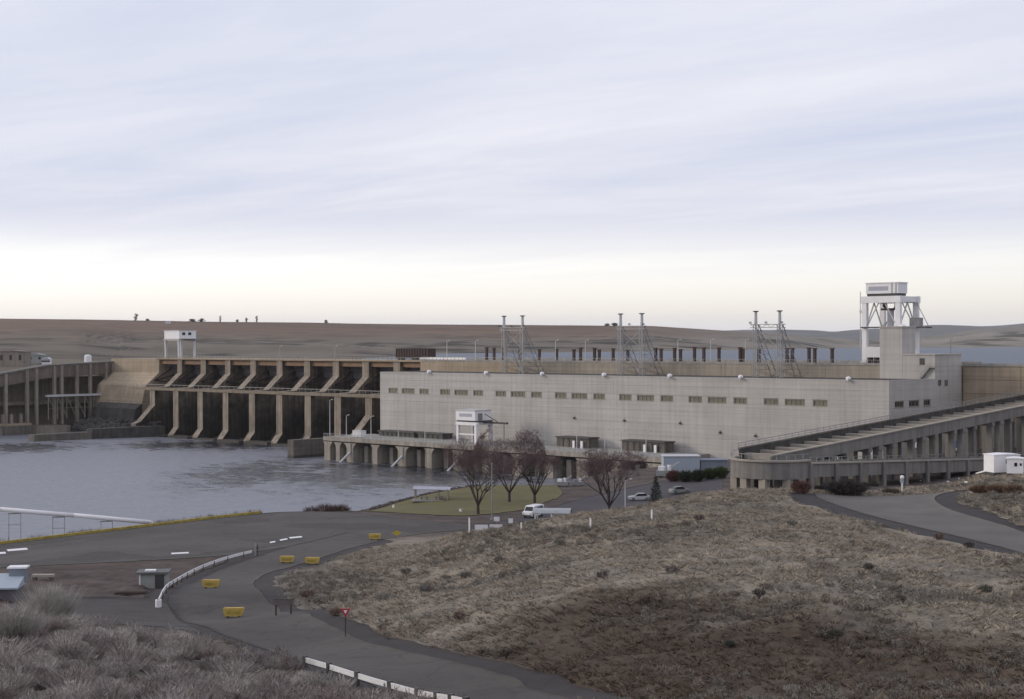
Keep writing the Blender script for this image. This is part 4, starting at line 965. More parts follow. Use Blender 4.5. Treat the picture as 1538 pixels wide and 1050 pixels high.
# ------------------------------------------------------------------ south fish ladder (right)
fl = thing('fish_ladder', 'long grey concrete fish ladder climbing on columns at the right, with a turning end', 'fish ladder', (214, -50, 11))
Y0, Y1_ = -100.0, 39.0
def uz(y): return 17.5 + (y+100)*0.058          # rim of the climbing leg
def lz(y): return 16.5 - (y+100)*0.045           # rim of the lower leg
XA, XB, XC, XD = 209.5, 217.5, 219.5, 226.5
FLC = mat('ladder_concrete', (0.235, 0.222, 0.205), 0.9, 0.25, 0.25, 0.2, 2.0, streak=0.25)
RIM = mat('ladder_rim', (0.36, 0.32, 0.27), 0.9, 0.2, 0.3)
DPOOL = mat('dark_pool', (0.02, 0.022, 0.022), 0.15, 0.2, 0.5)
def slab(m, x0, x1, ya, yb, f0, f1):
    m.add([(x0,ya,f0(ya)),(x1,ya,f0(ya)),(x1,yb,f0(yb)),(x0,yb,f0(yb)),(x0,ya,f1(ya)),(x1,ya,f1(ya)),(x1,yb,f1(yb)),(x0,yb,f1(yb))],
          [(0,3,2,1),(4,5,6,7),(0,1,5,4),(1,2,6,5),(2,3,7,6),(3,0,4,7)]); return m
nseg = 16
for i in range(nseg):
    a = Y0+(Y1_-Y0)*i/nseg+0.03; b = Y0+(Y1_-Y0)*(i+1)/nseg-0.03
    w = slab(MB(), XB-0.4, XB, a, b, lambda y: uz(y)-2.7, lambda y: uz(y)-0.25).build('near_wall', FLC, fl)
    slab(MB(), XB-0.55, XB+0.25, a, b, lambda y: uz(y)-0.25, uz).build('rim', RIM, w)
    w = slab(MB(), XA, XA+0.4, a, b, lambda y: uz(y)-2.7, lambda y: uz(y)+0.9).build('far_wall', DKC, fl)
    slab(MB(), XA-0.2, XA+0.5, a, b, lambda y: uz(y)+0.9, lambda y: uz(y)+1.15).build('rim', MIDC, w)
    slab(MB(), XA+0.4, XB-0.4, a, b, lambda y: uz(y)-2.7, lambda y: uz(y)-2.4).build('channel_floor', DKC, fl)
    slab(MB(), XA+0.4, XB-0.4, a, b, lambda y: uz(y)-1.7, lambda y: uz(y)-1.2).build('pool_water', DPOOL, fl)
y = Y0+2
while y < Y1_-1:
    MB().box(XA+0.41, XB-0.41, y-0.55, y+0.55, uz(y)-2.38, uz(y)-0.05).build('weir', RIM, fl); y += 5.5
mb = MB()
for i in range(57):
    y = Y0+2.45*i; mb.box(XA-0.1, XA, y-0.05, y+0.05, uz(y)+0.95, uz(y)+2.1)
slab(mb, XA-0.1, XA, Y0, Y1_, lambda y: uz(y)+2.0, lambda y: uz(y)+2.12); slab(mb, XA-0.09, XA-0.02, Y0, Y1_, lambda y: uz(y)+1.5, lambda y: uz(y)+1.58)
mb.build('handrail', STEEL, fl)
# columns of the climbing leg in pairs with cap beams
yc = Y0+4; k = 0
while yc < Y1_-2:
    w = 1.7 if k % 3 == 0 else 1.0
    for x in (XA+0.7, XB-1.1):
        MB().box(x-0.5, x+0.9, yc-w/2, yc+w/2, 7, uz(yc)-2.72-0.9).build('column', FLC, fl)
    MB().box(XA, XB+0.1, yc-w/2-0.2, yc+w/2+0.2, uz(yc)-2.72-0.88, uz(yc)-2.75).build('cap_beam', FLC, fl)
    yc += (5.4, 9.2, 4.6)[k % 3]; k += 1
# lower leg, flat, on the near side
YL1 = -8.0
for i in range(10):
    a = Y0+(YL1-Y0)*i/10+0.03; b = Y0+(YL1-Y0)*(i+1)/10-0.03
    w = slab(MB(), XD-0.4, XD, a, b, lambda y: lz(y)-2.9, lambda y: lz(y)-0.3).build('lower_wall', FLC, fl)
    slab(MB(), XD-0.55, XD+0.3, a, b, lambda y: lz(y)-0.3, lz).build('rim', RIM, w)
    slab(MB(), XC, XC+0.4, a, b, lambda y: lz(y)-2.9, lz).build('lower_wall', FLC, fl)
    slab(MB(), XC+0.4, XD-0.4, a, b, lambda y: lz(y)-2.9, lambda y: lz(y)-2.5).build('channel_floor', DKC, fl)
    slab(MB(), XC+0.4, XD-0.4, a, b, lambda y: lz(y)-2.0, lambda y: lz(y)-1.2).build('pool_water', DPOOL, fl)
    MB().box(XD+0.01, XD+0.45, a-0.4, a+0.4, 7, lz(a)-0.31).build('buttress', FLC, fl)
    for y in (a+0.9,): MB().box(XD-1.0, XD-0.1, y-0.7, y+0.7, 8, lz(y)-2.92).build('column', FLC, fl); MB().box(XC+0.1, XC+1.0, y-0.7, y+0.7, 8, lz(y)-2.92).build('column', FLC, fl)
for i in range(16):
    y = Y0+2+5.5*i; MB().box(XC+0.41, XD-0.41, y-0.3, y+0.3, lz(y)-2.48, lz(y)-0.6).build('weir', RIM, fl)
mb = MB()
for i in range(40): mb.box(XD+0.05, XD+0.15, Y0+2.3*i-0.05, Y0+2.3*i+0.05, lz(Y0+2.3*i), lz(Y0+2.3*i)+1.1)
slab(mb, XD+0.05, XD+0.15, Y0, YL1, lambda y: lz(y)+1.02, lambda y: lz(y)+1.12); mb.build('handrail', STEEL, fl)
# turning pool: half round end
cx_, cy_, R_ = (XA+XD)/2, Y0, (XD-XA)/2
def arc(r, n=18): return [(cx_+r*math.cos(math.pi+math.pi*i/n), cy_-0.04+r*math.sin(math.pi+math.pi*i/n)) for i in range(n+1)]
o_, i_ = arc(R_), arc(R_-0.45)
tw_ = MB().prism_z(o_+i_[::-1], 13.4, 16.75).build('turn_wall', FLC, fl, True)
tw_.data.polygons.foreach_set('use_smooth', [False]*len(tw_.data.polygons))
MB().prism_z(arc(R_+0.35)+arc(R_-0.6)[::-1], 16.76, 17.1).build('rim', RIM, tw_)
MB().prism_z(arc(R_-0.46), 13.4, 14.0).build('turn_floor', DKC, fl)
MB().prism_z(arc(R_-0.47), 15.3, 15.6).build('pool_water', DPOOL, fl)
for an in (195, 225, 258, 290, 325):
    x = cx_+(R_-0.9)*math.cos(math.radians(an)); y = cy_+(R_-0.9)*math.sin(math.radians(an)); MB().box(x-0.75, x+0.75, y-0.75, y+0.75, 8, 13.38).build('column', RIM, fl)
mb = MB(); A = arc(R_-0.1, 14)
for p, q in zip(A[:-1], A[1:]): mb.bar((*p,18.2), (*q,18.2), 0.1); mb.bar((*p,17.1), (*p,18.2), 0.09)
mb.build('handrail', STEEL, fl)
# slatted screen wall beyond the lower leg
sc_ = thing('picket_screen', 'brownish slatted screen at the right end of the lower ladder leg', 'screen', (225, 3, 9))
for i in range(22): MB().box(XD-1.0, XD-0.6, -7.0+0.95*i, -6.5+0.95*i, 8.5, 12.6).build('slat', mat('screen_wood', (0.14,0.11,0.1), 0.9, 0.3, 1.0) if i == 0 else MATS['screen_wood'], sc_)
MB().box(XD-0.59, XD-0.4, -7.2, 14, 12.2, 12.8).build('top_rail', MATS['screen_wood'], sc_)
p = onx(1452, 667, 199)
t = thing('blue_container', 'blue and white panelled container seen between the fish ladder columns', 'container', (p[0], p[1], p[2]-4))
MB().box(p[0]-1.2, p[0]+1.2, p[1]-4.0, p[1]+4.0, p[2]-0.9, p[2]+1.0).build('blue_panel', BLUE, t); MB().box(p[0]-1.25, p[0]+1.25, p[1]-4.1, p[1]+4.1, p[2]-1.5, p[2]-0.9).build('white_band', WHITE, t)
MB().box(p[0]-1.1, p[0]+1.1, p[1]-3.9, p[1]+3.9, p[2]-4.2, p[2]-1.5).build('dark_base', DKSTEEL, t)
p = onx(1390, 668, 199)
t = thing('white_canopy', 'pale canopy seen between the fish ladder columns, left of the blue container', 'canopy', (p[0], p[1], p[2]-4))
MB().box(p[0]-2, p[0]+2, p[1]-3.2, p[1]+3.2, p[2]-0.6, p[2]+0.6).build('canopy_top', PALE, t)
for dy in (-2.8, 2.8): MB().box(p[0]+1.5, p[0]+1.8, p[1]+dy-0.15, p[1]+dy+0.15, p[2]-5, p[2]-0.6).build('post', PALE, t)

# ------------------------------------------------------------------ bare trees
def bare_tree(label, base, H, Rc, seed, stems=5, twigm=TWIG, n_lv=8):
    rd_ = random.Random(seed); x0, y0, z0 = base
    t = thing('bare_tree', label, 'tree', base, 'bare winter trees by the lawn')
    trunk = MB(); tw = []
    def grow(p, d, ln, r, lv):
        q = p + d*ln
        if lv <= 3: trunk.tube(p, q, r, r*0.72, 6 if lv < 2 else 4, False)
        else: tw.append((p, q, max(r*0.7, 0.018)))
        if lv == n_lv: return
        n = 3
        for i in range(n):
            a = Vector((rd_.gauss(0,1), rd_.gauss(0,1), rd_.gauss(0,0.6))); a = (a - d*a.dot(d)).normalized()
            sp_ = rd_.uniform(0.3, 0.75)
            nd = (d + a*sp_ + Vector((0,0,0.10))).normalized()
            # keep inside a rounded crown
            c = q + nd*ln*0.7; rr = ((c.x-x0)**2+(c.y-y0)**2)/Rc**2 + ((c.z-(z0+H*0.6))/(H*0.46))**2
            if rr > 1.0: nd = (nd*0.5 + (Vector((x0,y0,z0+H*0.6))-q).normalized()*0.35 + Vector((0,0,0.2))).normalized()
            grow(q if i else p+d*ln*0.92, nd, ln*rd_.uniform(0.62,0.86), r*0.6, lv+1)
    h0 = H*0.13
    trunk.tube((x0,y0,z0-0.4), (x0,y0,z0+h0), 0.34, 0.26, 8, False)
    for i in range(stems):
        a = 2*math.pi*i/stems + rd_.uniform(-.4,.4); w_ = rd_.uniform(0.4, 0.75); d = Vector((math.cos(a)*w_, math.sin(a)*w_, 1)).normalized()
        grow(Vector((x0,y0,z0+h0*0.9)), d, H*rd_.uniform(0.2,0.28), 0.16, 1)
    trunk.build('trunk', BARK, t)
    n = len(tw); Pa = np.array([p for p,_,_ in tw]); Qa = np.array([q for _,q,_ in tw]); r = np.array([w for _,_,w in tw])
    s = np.cross(Qa-Pa, np.random.default_rng(seed).normal(size=(n,3))); s /= np.linalg.norm(s, axis=1)[:,None]+1e-9; s *= r[:,None]
    V = np.stack([Pa-s, Pa+s, Qa], 1).reshape(-1,3) - np.array(base)
    c = arraymesh('crown', V, np.arange(3*n).reshape(-1,3), twigm); c.parent = t
    return t
def yz(px, py, z): p = onz(px, py, z); return p
def tree_at(px, py, z, *a, **k): p = onz(px, py, z); g_ = GZ(p[0], p[1])[0]; return (p[0], p[1], g_)
bare_tree('large bare reddish tree nearest the water, left of three on the lawn', tree_at(718,776,6.8), 14.2, 7.6, 3, 6)
bare_tree('bare reddish tree in the middle of the three on the lawn', tree_at(765,754,6.6), 15.4, 7.8, 5, 6)
bare_tree('bare reddish tree on the lawn behind the white van', tree_at(803,756,6.8), 14.0, 7.6, 8, 6)
bare_tree('broad low bare tree beside the white lamp post, right of the lawn', tree_at(915,775,7.4), 12.0, 7.6, 13, 7)

# ------------------------------------------------------------------ blade clumps: grass, sage, shrubs
def blades(base, rad, hgt, col, n, wid, seed, spread=0.8, droop=0.0, ball=False):
    """base (m,3); n thin leaves per clump leaning outward from its foot (or filling a ball)"""
    r_ = np.random.default_rng(seed); m_ = len(base); T = m_*n
    B = np.repeat(base, n, 0); R = np.repeat(rad, n); Hh = np.repeat(hgt, n); C = np.repeat(col, n, 0)
    a = r_.uniform(0, 2*np.pi, T); q = np.sqrt(r_.random(T))
    if ball:
        u = r_.normal(size=(T,3)); u /= np.linalg.norm(u, axis=1)[:,None]; rr = (0.55+0.5*r_.random(T))
        c0 = B + np.c_[u[:,0]*R*rr*0.8, u[:,1]*R*rr*0.8, Hh*(0.5+0.48*u[:,2]*rr)]
        dv = np.c_[u[:,0], u[:,1], np.abs(u[:,2])+0.6] + r_.normal(size=(T,3))*0.5; dv /= np.linalg.norm(dv, axis=1)[:,None]
        foot = c0 - dv*(R*0.16)[:,None]; tip = c0 + dv*(R*0.22)[:,None]
    else:
        foot = B + np.c_[np.cos(a)*q*R*0.45, np.sin(a)*q*R*0.45, np.zeros(T)-0.05]
        ln = Hh*(0.55+0.55*r_.random(T))
        tip = foot + np.c_[np.cos(a)*R*spread*q + r_.normal(size=T)*R*0.25, np.sin(a)*R*spread*q + r_.normal(size=T)*R*0.25, ln*(1-droop*q)]
    s = np.cross(tip-foot, r_.normal(size=(T,3))); s /= np.linalg.norm(s, axis=1)[:,None]+1e-9
    s *= (wid*(0.6+0.8*r_.random(T)))[:,None] if np.isscalar(wid) else (np.repeat(wid, n)*(0.6+0.8*r_.random(T)))[:,None]
    V = np.stack([foot-s, foot+s, tip], 1).reshape(-1,3)
    cc = C*(0.75+0.5*r_.random(T))[:,None]
    return V, np.repeat(cc, 3, 0)
def scatter(n, px0, px1, d0, d1, seed, keep=None, noroad=True):
    r_ = np.random.default_rng(seed); d = np.sqrt(r_.uniform(d0*d0, d1*d1, n)); px = r_.uniform(px0, px1, n)
    x = CAM[0] + (fw[0]+RT[0]*(px-CX)/F)*d; y = CAM[1] + (fw[1]+RT[1]*(px-CX)/F)*d
    ok = np.ones(n, bool)
    if noroad: ok &= ~paved_mask(x, y)
    z = GZ(x, y)
    if keep is not None: ok &= keep(px, d, x, y, z)
    x, y, z, px, d = x[ok], y[ok], z[ok], px[ok], d[ok]
    z = z + (fbm(x*0.16, y*0.16, 4)*0.55 + fbm(x*0.62, y*0.62, 4)*0.42)*np.clip((z-9)/4, 0.15, 1) - 0.03
    return np.c_[x, y, z], px, d
def edge_d(px): return np.interp(px, [300,500,620,760,900,1000,1200,1538,1900], [112,114,108,112,116,110,98,83,74])
# dry bunch grass over the whole hillside
def hill_keep(px, d, x, y, z): return (z > 9.6) & ~((px < 420) & (d > 128)) & (d < np.interp(px, [0,700,1000,1200,1500,1900], [240,225,212,215,235,235]))
B, px, d = scatter(125000, 330, 1750, 66, 240, 21, hill_keep)
n1_ = fbm(B[:,0]*0.05, B[:,1]*0.05, 4); n2_ = fbm(B[:,0]*0.25+9, B[:,1]*0.25, 3)
keepd = np.random.default_rng(1).random(len(B)) < np.clip(0.8 + n2_*1.5, 0.3, 1); B = B[keepd]
gc = ground_colour(B[:,0], B[:,1]); rr_ = np.random.default_rng(2)
gcol = gc*1.3*(0.84+0.32*rr_.random(len(B)))[:,None]
pk = rr_.random(len(B)); gcol[pk < 0.15] *= np.array([1.25,1.2,1.1]); gcol[(pk > 0.93)] = SAGE*0.8
gs_ = rr_.random(len(B))**3; V, C = blades(B, 0.2+0.3*rr_.random(len(B))+0.35*gs_, 0.1+0.14*rr_.random(len(B))+0.26*gs_, gcol, 7, 0.04, 31, 1.2)
tag(arraymesh('dry_grass', V, np.arange(len(V)).reshape(-1,3), LEAFM, C, False), 'dry straw coloured bunch grass covering the hillside', 'grass', None, 'stuff')
# low sage scrub
B, px, d = scatter(9000, 330, 1750, 66, 240, 22, hill_keep)
n2_ = fbm(B[:,0]*0.11+3, B[:,1]*0.11, 3); n3_ = fbm(B[:,0]*0.035+7, B[:,1]*0.035, 3); B = B[(n2_ + n3_*0.9) > 0.16]; rr_ = np.random.default_rng(4)
pal = np.array([[0.20,0.185,0.165],[0.17,0.15,0.13],[0.22,0.19,0.155],[0.14,0.112,0.095],[0.18,0.172,0.145]])
sc_col = pal[rr_.integers(0, 5, len(B))]
V, C = blades(B, 0.3+0.5*rr_.random(len(B))**2, 0.25+0.4*rr_.random(len(B)), sc_col, 60, 0.035, 32, ball=True)
tag(arraymesh('sage_scrub', V, np.arange(len(V)).reshape(-1,3), LEAFM, C, False), 'low grey sage scrub scattered over the hillside', 'scrub', None, 'stuff')
# brush along the left foreground
def brush_keep(px, d, x, y, z):
    lim = np.interp(px, [-300,0,60,130,220,330,420,520,620], [118,118,116,122,117,110,101,92,84]); return (d < lim)
B, px, d = scatter(1150, -300, 640, 55, 125, 23, brush_keep); rr_ = np.random.default_rng(6)
pal = np.array([[0.40,0.365,0.34],[0.35,0.32,0.295],[0.30,0.265,0.25],[0.44,0.40,0.365],[0.24,0.195,0.185]])
bn = fbm(B[:,0]*0.12, B[:,1]*0.12, 3); ci = np.clip(((bn+0.45+0.35*(rr_.random(len(B))-0.5))*5).astype(int), 0, 4); bc = pal[[1,4,2,0,3]][ci]*(0.7+0.6*rr_.random(len(B)))[:,None]; bs0 = 0.6+0.9*rr_.random(len(B))**2
V, C = blades(B, 0.75*bs0, 0.85*bs0, bc*0.95, 150, 0.022, 33, 0.95)
V2, C2 = blades(B, 0.7*bs0, 0.95*bs0, bc*0.78, 90, 0.03, 34, ball=True)
V = np.r_[V, V2]; C = np.r_[C, C2]
tag(arraymesh('foreground_brush', V, np.arange(len(V)).reshape(-1,3), LEAFM, C, False), 'pale grey dry brush filling the lower left foreground', 'brush', None, 'stuff')

def bush(name, label, base, r, h, col, seed, n=420, group=None, up=False, w=0.03, cat='bush'):
    t = thing(name, label, cat, base, group); b = np.zeros((1,3))
    V, C = blades(b, np.array([r]), np.array([h]), np.array([col]), n, w, seed, ball=True)
    if up:
        V2, C2 = blades(b, np.array([r]), np.array([h]), np.array([col]), n, w*0.8, seed+1, 0.95); V = np.r_[V, V2]; C = np.r_[C, C2]
    o = arraymesh('foliage', V, np.arange(len(V)).reshape(-1,3), LEAFM, C, False); o.parent = t
    mb = MB(); r_ = random.Random(seed)
    for i in range(5):
        a = r_.uniform(0, 6.28); mb.tube((0,0,-0.2), (math.cos(a)*r*0.4, math.sin(a)*r*0.4, h*0.6), 0.05*max(r,0.6), 0.015, 4, False)
    ORGt = ORG[t]; ORG[t] = (0,0,0); mb.build('stem', BARK, t); ORG[t] = ORGt
    return t
p = hit(75, 935); bush('large_brush', 'large rounded grey brush rising above the rest at the left edge', p, 2.3, 3.4, (0.38,0.36,0.33), 50, 1500, None, True, 0.022)
p = hit(20, 960); bush('large_brush', 'grey brush at the left edge below the pale blue building', p, 1.9, 2.2, (0.36,0.335,0.31), 52, 1000, None, True, 0.022)
# single darker bushes one can pick out on the hillside
k = 0
for px_, py_, r_, c_ in ((462,898,1.1,(0.085,0.055,0.05)),(610,862,0.9,(0.08,0.07,0.065)),(545,842,0.8,(0.09,0.075,0.065)),(640,890,1.0,(0.1,0.09,0.085)),(505,925,0.9,(0.09,0.06,0.05)),
    (700,868,0.9,(0.1,0.095,0.085)),(750,845,0.9,(0.085,0.08,0.07)),(905,868,0.8,(0.075,0.06,0.055)),(1010,862,0.9,(0.085,0.075,0.07)),(1140,895,0.7,(0.06,0.055,0.05)),
    (1255,958,0.7,(0.05,0.05,0.04)),(1305,855,0.7,(0.06,0.055,0.05)),(1455,822,0.7,(0.05,0.045,0.04)),(1480,890,0.8,(0.07,0.07,0.055)),(1095,970,0.5,(0.05,0.055,0.045)),
    (970,905,0.7,(0.09,0.07,0.06)),(840,820,1.0,(0.1,0.1,0.085)),(880,800,1.0,(0.11,0.10,0.085)),(1050,782,0.9,(0.075,0.06,0.055)),(1190,790,0.8,(0.09,0.09,0.08)),
    (1410,810,0.8,(0.095,0.07,0.06)),(690,930,0.8,(0.09,0.065,0.055)),(760,985,0.7,(0.08,0.065,0.055)),(580,905,1.0,(0.11,0.105,0.095)),(1350,905,0.7,(0.08,0.075,0.06))):
    bush('sage_bush', 'dark sage bush, ' + ('on the lower brown slope' if py_ > 900 else 'near the crest' if py_ < 830 else 'on the middle slope') + (' above the yield sign' if px_ < 600 else ' left of centre' if px_ < 800 else ' below the conifer' if px_ < 1060 else ' below the turning end of the fish ladder' if px_ < 1260 else ' below the hilltop road'), hit(px_, py_), r_*0.9, r_*0.75, tuple(q*1.55 for q in c_), 60+k, 240, 'dark bushes on the hillside'); k += 1
# dark and rusty brush beside the hilltop road
bush('rusty_brush', 'dark mound of brush between the hilltop road and the fish ladder', hit(1270, 743), 3.4, 1.7, (0.05,0.045,0.042), 101, 1500, None, False, 0.05)
bush('rusty_brush', 'reddish brush left of the hilltop road end', hit(1203, 741), 1.6, 1.6, (0.12,0.065,0.055), 102, 700, None, False, 0.04)
bush('rusty_brush', 'brown brush at the fork of the hilltop road', hit(1338, 742), 1.4, 0.7, (0.10,0.075,0.055), 103, 500, None, False, 0.04)
for i, (px_, lab) in enumerate(((1472,'rusty brown brush left end below the white sheds'),(1496,'rusty brown brush in the middle below the white sheds'),(1522,'rusty brown brush right end below the white sheds'))):
    bush('rusty_brush', lab, hit(px_, 741), 1.5, 1.0, (0.13,0.08,0.055), 104+i, 600, None, False, 0.04)
# shrubs by the water and under the powerhouse
for i, px_ in enumerate((436,452,468,486,500,512)):
    p = onz(px_, 764, 6.6); bush('shore_shrub', 'rusty brown shrub on the river bank, %s from the yellow kerb' % ORD[i], (p[0],p[1],GZ(p[0],p[1])[0]), 2.7, 1.9+0.7*(i in (2,3)), (0.095,0.06,0.05), 110+i, 500, 'rusty shrubs on the river bank', False, 0.05)
for i, (px_, py_, c_, lab) in enumerate(((1012,724,(0.11,0.05,0.045),'reddish shrub at the left end of the evergreen shrubs'),(1030,726,(0.035,0.045,0.025),'dark evergreen shrub left of the others near the fish ladder end'),(1048,727,(0.03,0.04,0.022),'dark evergreen shrub in the middle of the row near the fish ladder end'),
        (1066,725,(0.045,0.058,0.022),'green evergreen shrub right of the middle near the fish ladder end'),(1083,724,(0.06,0.075,0.028),'brightest green shrub against the fish ladder end'))):
    p = onz(px_, py_, 8.4); bush('evergreen_shrub', lab, (p[0],p[1],GZ(p[0],p[1])[0]), 2.2, 2.6, c_, 120+i, 900, 'evergreen shrubs near the fish ladder', False, 0.07, 'shrub')
# conifer
p = onz(985, 768, 8.2); cz = GZ(p[0],p[1])[0]
t = thing('conifer_tree', 'small dark conifer right of the lamp post', 'tree', (p[0],p[1],cz)); ORG[t] = (0,0,0)
MB().tube((0,0,-0.3), (0,0,6.0), 0.16, 0.03, 6).build('trunk', BARK, t)
zz_ = []; rr2 = []
for i in range(60):
    f = i/59; n = int(10*(1-f))+2
    for j in range(n):
        a = random.uniform(0, 6.28); R = 1.75*(1-f)**0.9*random.uniform(0.35,1.0)+0.08; zz_.append((math.cos(a)*R, math.sin(a)*R, 0.5+5.6*f-0.15*R)); rr2.append(0.35)
V, C = blades(np.array(zz_), np.array(rr2), np.array(rr2), np.tile([[0.022,0.034,0.02]], (len(zz_),1)), 14, 0.04, 140, ball=True)
o = arraymesh('crown', V, np.arange(len(V)).reshape(-1,3), LEAFM, C, False); o.parent = t

# weeds along the river side of the kerb
r_ = np.random.default_rng(71); nW = 900; tW = r_.uniform(-0.5, 1.02, nW); offW = 0.6 + 3.5*r_.random(nW)
Bx = _ka[0]+(_kb[0]-_ka[0])*tW - offW; By = _ka[1]+(_kb[1]-_ka[1])*tW; cl = fbm(tW*14, tW*0+2, 3) > -0.15; Bx, By = Bx[cl], By[cl]
Bw = np.c_[Bx, By, GZ(Bx, By)]; wc = np.array([[0.10,0.08,0.065],[0.14,0.115,0.085],[0.07,0.055,0.05]])[r_.integers(0,3,len(Bw))]
V, C = blades(Bw, 0.3+0.4*r_.random(len(Bw)), 0.5+0.9*r_.random(len(Bw))**2, wc, 26, 0.03, 72, 0.9)
tag(arraymesh('bank_weeds', V, np.arange(len(V)).reshape(-1,3), LEAFM, C, False), 'dark dry weeds along the river bank behind the yellow kerb', 'weeds', None, 'stuff')
# riprap along the river edge
P = []
for i in range(700):
    t_ = i/700; px_ = -150 + 640*t_; q = onz(px_, np.interp(px_, [-150,0,390,490], [836,812,768,764]), 7.2); s_ = random.uniform(0, 7)
    dx, dy = -1.0, 0.05; x, y = q[0]+dx*s_, q[1]+dy*s_; P.append((x, y, GZ(x, y)[0], random.uniform(0.3, 0.75)))
for i in range(420):
    px_ = random.uniform(520, 720); q = onz(px_, np.interp(px_, [520,620,690,760], [762,748,738,736]), 5.4); s_ = random.uniform(-1, 7); x, y = q[0]-s_*0.75, q[1]+s_*0.65
    P.append((x, y, GZ(x, y)[0], random.uniform(0.3, 0.8)))
rubble('riprap', 'dark rock riprap along the river bank', 'rocks', P, RIPRAP)

# ------------------------------------------------------------------ horizon trees and far houses
def far_tree(px, dist, hgt, wid, label, i):
    z = far_z(px, dist); p = at(px, 514, dist); t = thing('horizon_tree', label, 'tree', (p[0],p[1],z-0.3), 'bare trees on the far skyline'); ORG[t] = (0,0,0)
    MB().tube((0,0,-0.5), (0,0,hgt*0.6), 0.3, 0.1, 5).build('trunk', BARK, t)
    n = 26; tz_ = np.linspace(0.0, 0.8, n); pr = np.sin(np.pi*(0.18+0.75*tz_))*wid*0.3; ra = np.random.default_rng(i); b = np.c_[ra.normal(size=n)*pr, ra.normal(size=n)*pr, tz_*hgt-0.6]
    V, C = blades(b, np.full(n, wid*0.38), np.full(n, hgt*0.22), np.tile([[0.07,0.055,0.05]], (n,1)), 50, 0.22, 150+i, ball=True)
    o = arraymesh('crown', V, np.arange(len(V)).reshape(-1,3), LEAFM, C, False); o.parent = t
for i, (px_, h, w, lab) in enumerate(((204,12,5,'broad tree standing alone on the left skyline'),(222,4,5,'low bush right of the lone tree on the left skyline'),(289,5,8,'low rounded tree left of the two skyline poplars'),(303,6,7,'rounded tree just left of the left skyline poplar'),
        (331,11,2.5,'left one of two tall poplars on the skyline'),(357,5,4,'small tree between the two skyline poplars'),(370,8,3,'thin tree left of the right skyline poplar'),(386,11,3,'right one of two tall poplars on the skyline'),
        (490,6,4,'small tree alone on the skyline above the spillway'),(912,5,6,'left bush of the skyline hedge beside the middle tower'),(924,6,9,'right bush of the skyline hedge beside the middle tower'))): far_tree(px_, 2960, h*1.25, w*1.25, lab, i)
def house(name, label, px, dist, w, d_, h, m, rm, z=None, roof=1.2, nwin=3):
    p = at(px, 514, dist); z = far_z(px, dist)-0.3 if z is None else z; t = thing(name, label, 'building', (p[0],p[1],z)); ORG[t] = (0,0,0); t.rotation_euler = (0,0,TH)
    MB().box(-w/2, w/2, -d_/2, d_/2, -1, h).build('wall', m, t)
    MB().prism_y([(-w/2-0.4,h),(w/2+0.4,h),(w/2-0.3*w,h+roof),(-w/2+0.3*w,h+roof)], -d_/2-0.4, d_/2+0.4).build('roof', rm, t)
    for i in range(nwin):
        x = -w/2 + w*(i+0.5)/nwin; MB().box(x-0.6, x+0.6, -d_/2-0.06, -d_/2-0.02, h*0.35, h*0.75).build('window', DGLASS, t)
house('farm_house', 'tiny white house on the far brown hill above the spillway crane', 252, 2700, 8, 6, 3.2, WHITE, PALE)
house('north_building', 'tan low building at the far left behind the north fish ladder', 14, 745, 18, 10, 6.5, NCL, NCL, 30.0, 0.5, 4)
house('north_shed', 'small white shed behind the north fish ladder', 70, 760, 4, 3, 1.8, WHITE, PALE, 30.5)
house('north_shed', 'low grey shed right of the tan building at the far left', 48, 790, 14, 5, 3.2, SIDING, SIDING, 31.0)
p = at(132, 514, 735)
t = thing('storage_tank', 'small white domed tank behind the north fish ladder', 'tank', (p[0],p[1],31.5)); MB().tube((p[0],p[1],31.3), (p[0],p[1],34.2), 1.7, 1.7, 12).build('tank_body', WHITE, t); MB().ball((p[0],p[1],34.2), 1.7, 0.45).build('dome', WHITE, t, True)

# ------------------------------------------------------------------ things on the lot and along the road
YR = math.atan2(RT[1], RT[0])       # heading of the picture's horizontal
# yellow barricades
def barricade():
    t = local('barricade', 'x', 'barricade', 'yellow barricades across the road')
    MB().prism_y([(-0.74,0.06),(0.74,0.06),(0.9,0.3),(0.98,0.62),(0.98,0.84),(0.9,0.88),(-0.9,0.88),(-0.98,0.84),(-0.98,0.62),(-0.9,0.3)], -0.24, 0.24).build('barrier_body', YEL, t)
    for s_ in (-1, 1): MB().box(s_*0.55-0.13, s_*0.55+0.13, -0.3, 0.3, 0.0, 0.1).build('foot', RUBBER, t)
    MB().box(-0.7, 0.7, -0.252, -0.241, 0.28, 0.6).build('worn_panel', YELK, t)
    MB().tube((-0.8,0,0.85), (-0.8,0,0.98), 0.05).build('lift_eye', STEEL, t); MB().tube((0.8,0,0.85), (0.8,0,0.98), 0.05).build('lift_eye', STEEL, t)
    return t
b0 = barricade()
for i, (px_, py_, lab, rot) in enumerate(((351,928,'nearest yellow barricade at the road bend',0.05),(317,884,'yellow barricade beside the curved white guardrail',-0.05),(431,846,'left yellow barricade of the close pair',0.0),(469,848,'right yellow barricade of the close pair, by the hill foot',-0.1),(563,811,'farthest yellow barricade near the yellow diamond sign',0.05))):
    p = hit(px_, py_); z = p[2]+0.1
    if i == 0: place(b0, (p[0],p[1],z), YR+rot); b0['label'] = lab
    else: dup(b0, (p[0],p[1],z), YR+rot, lab)
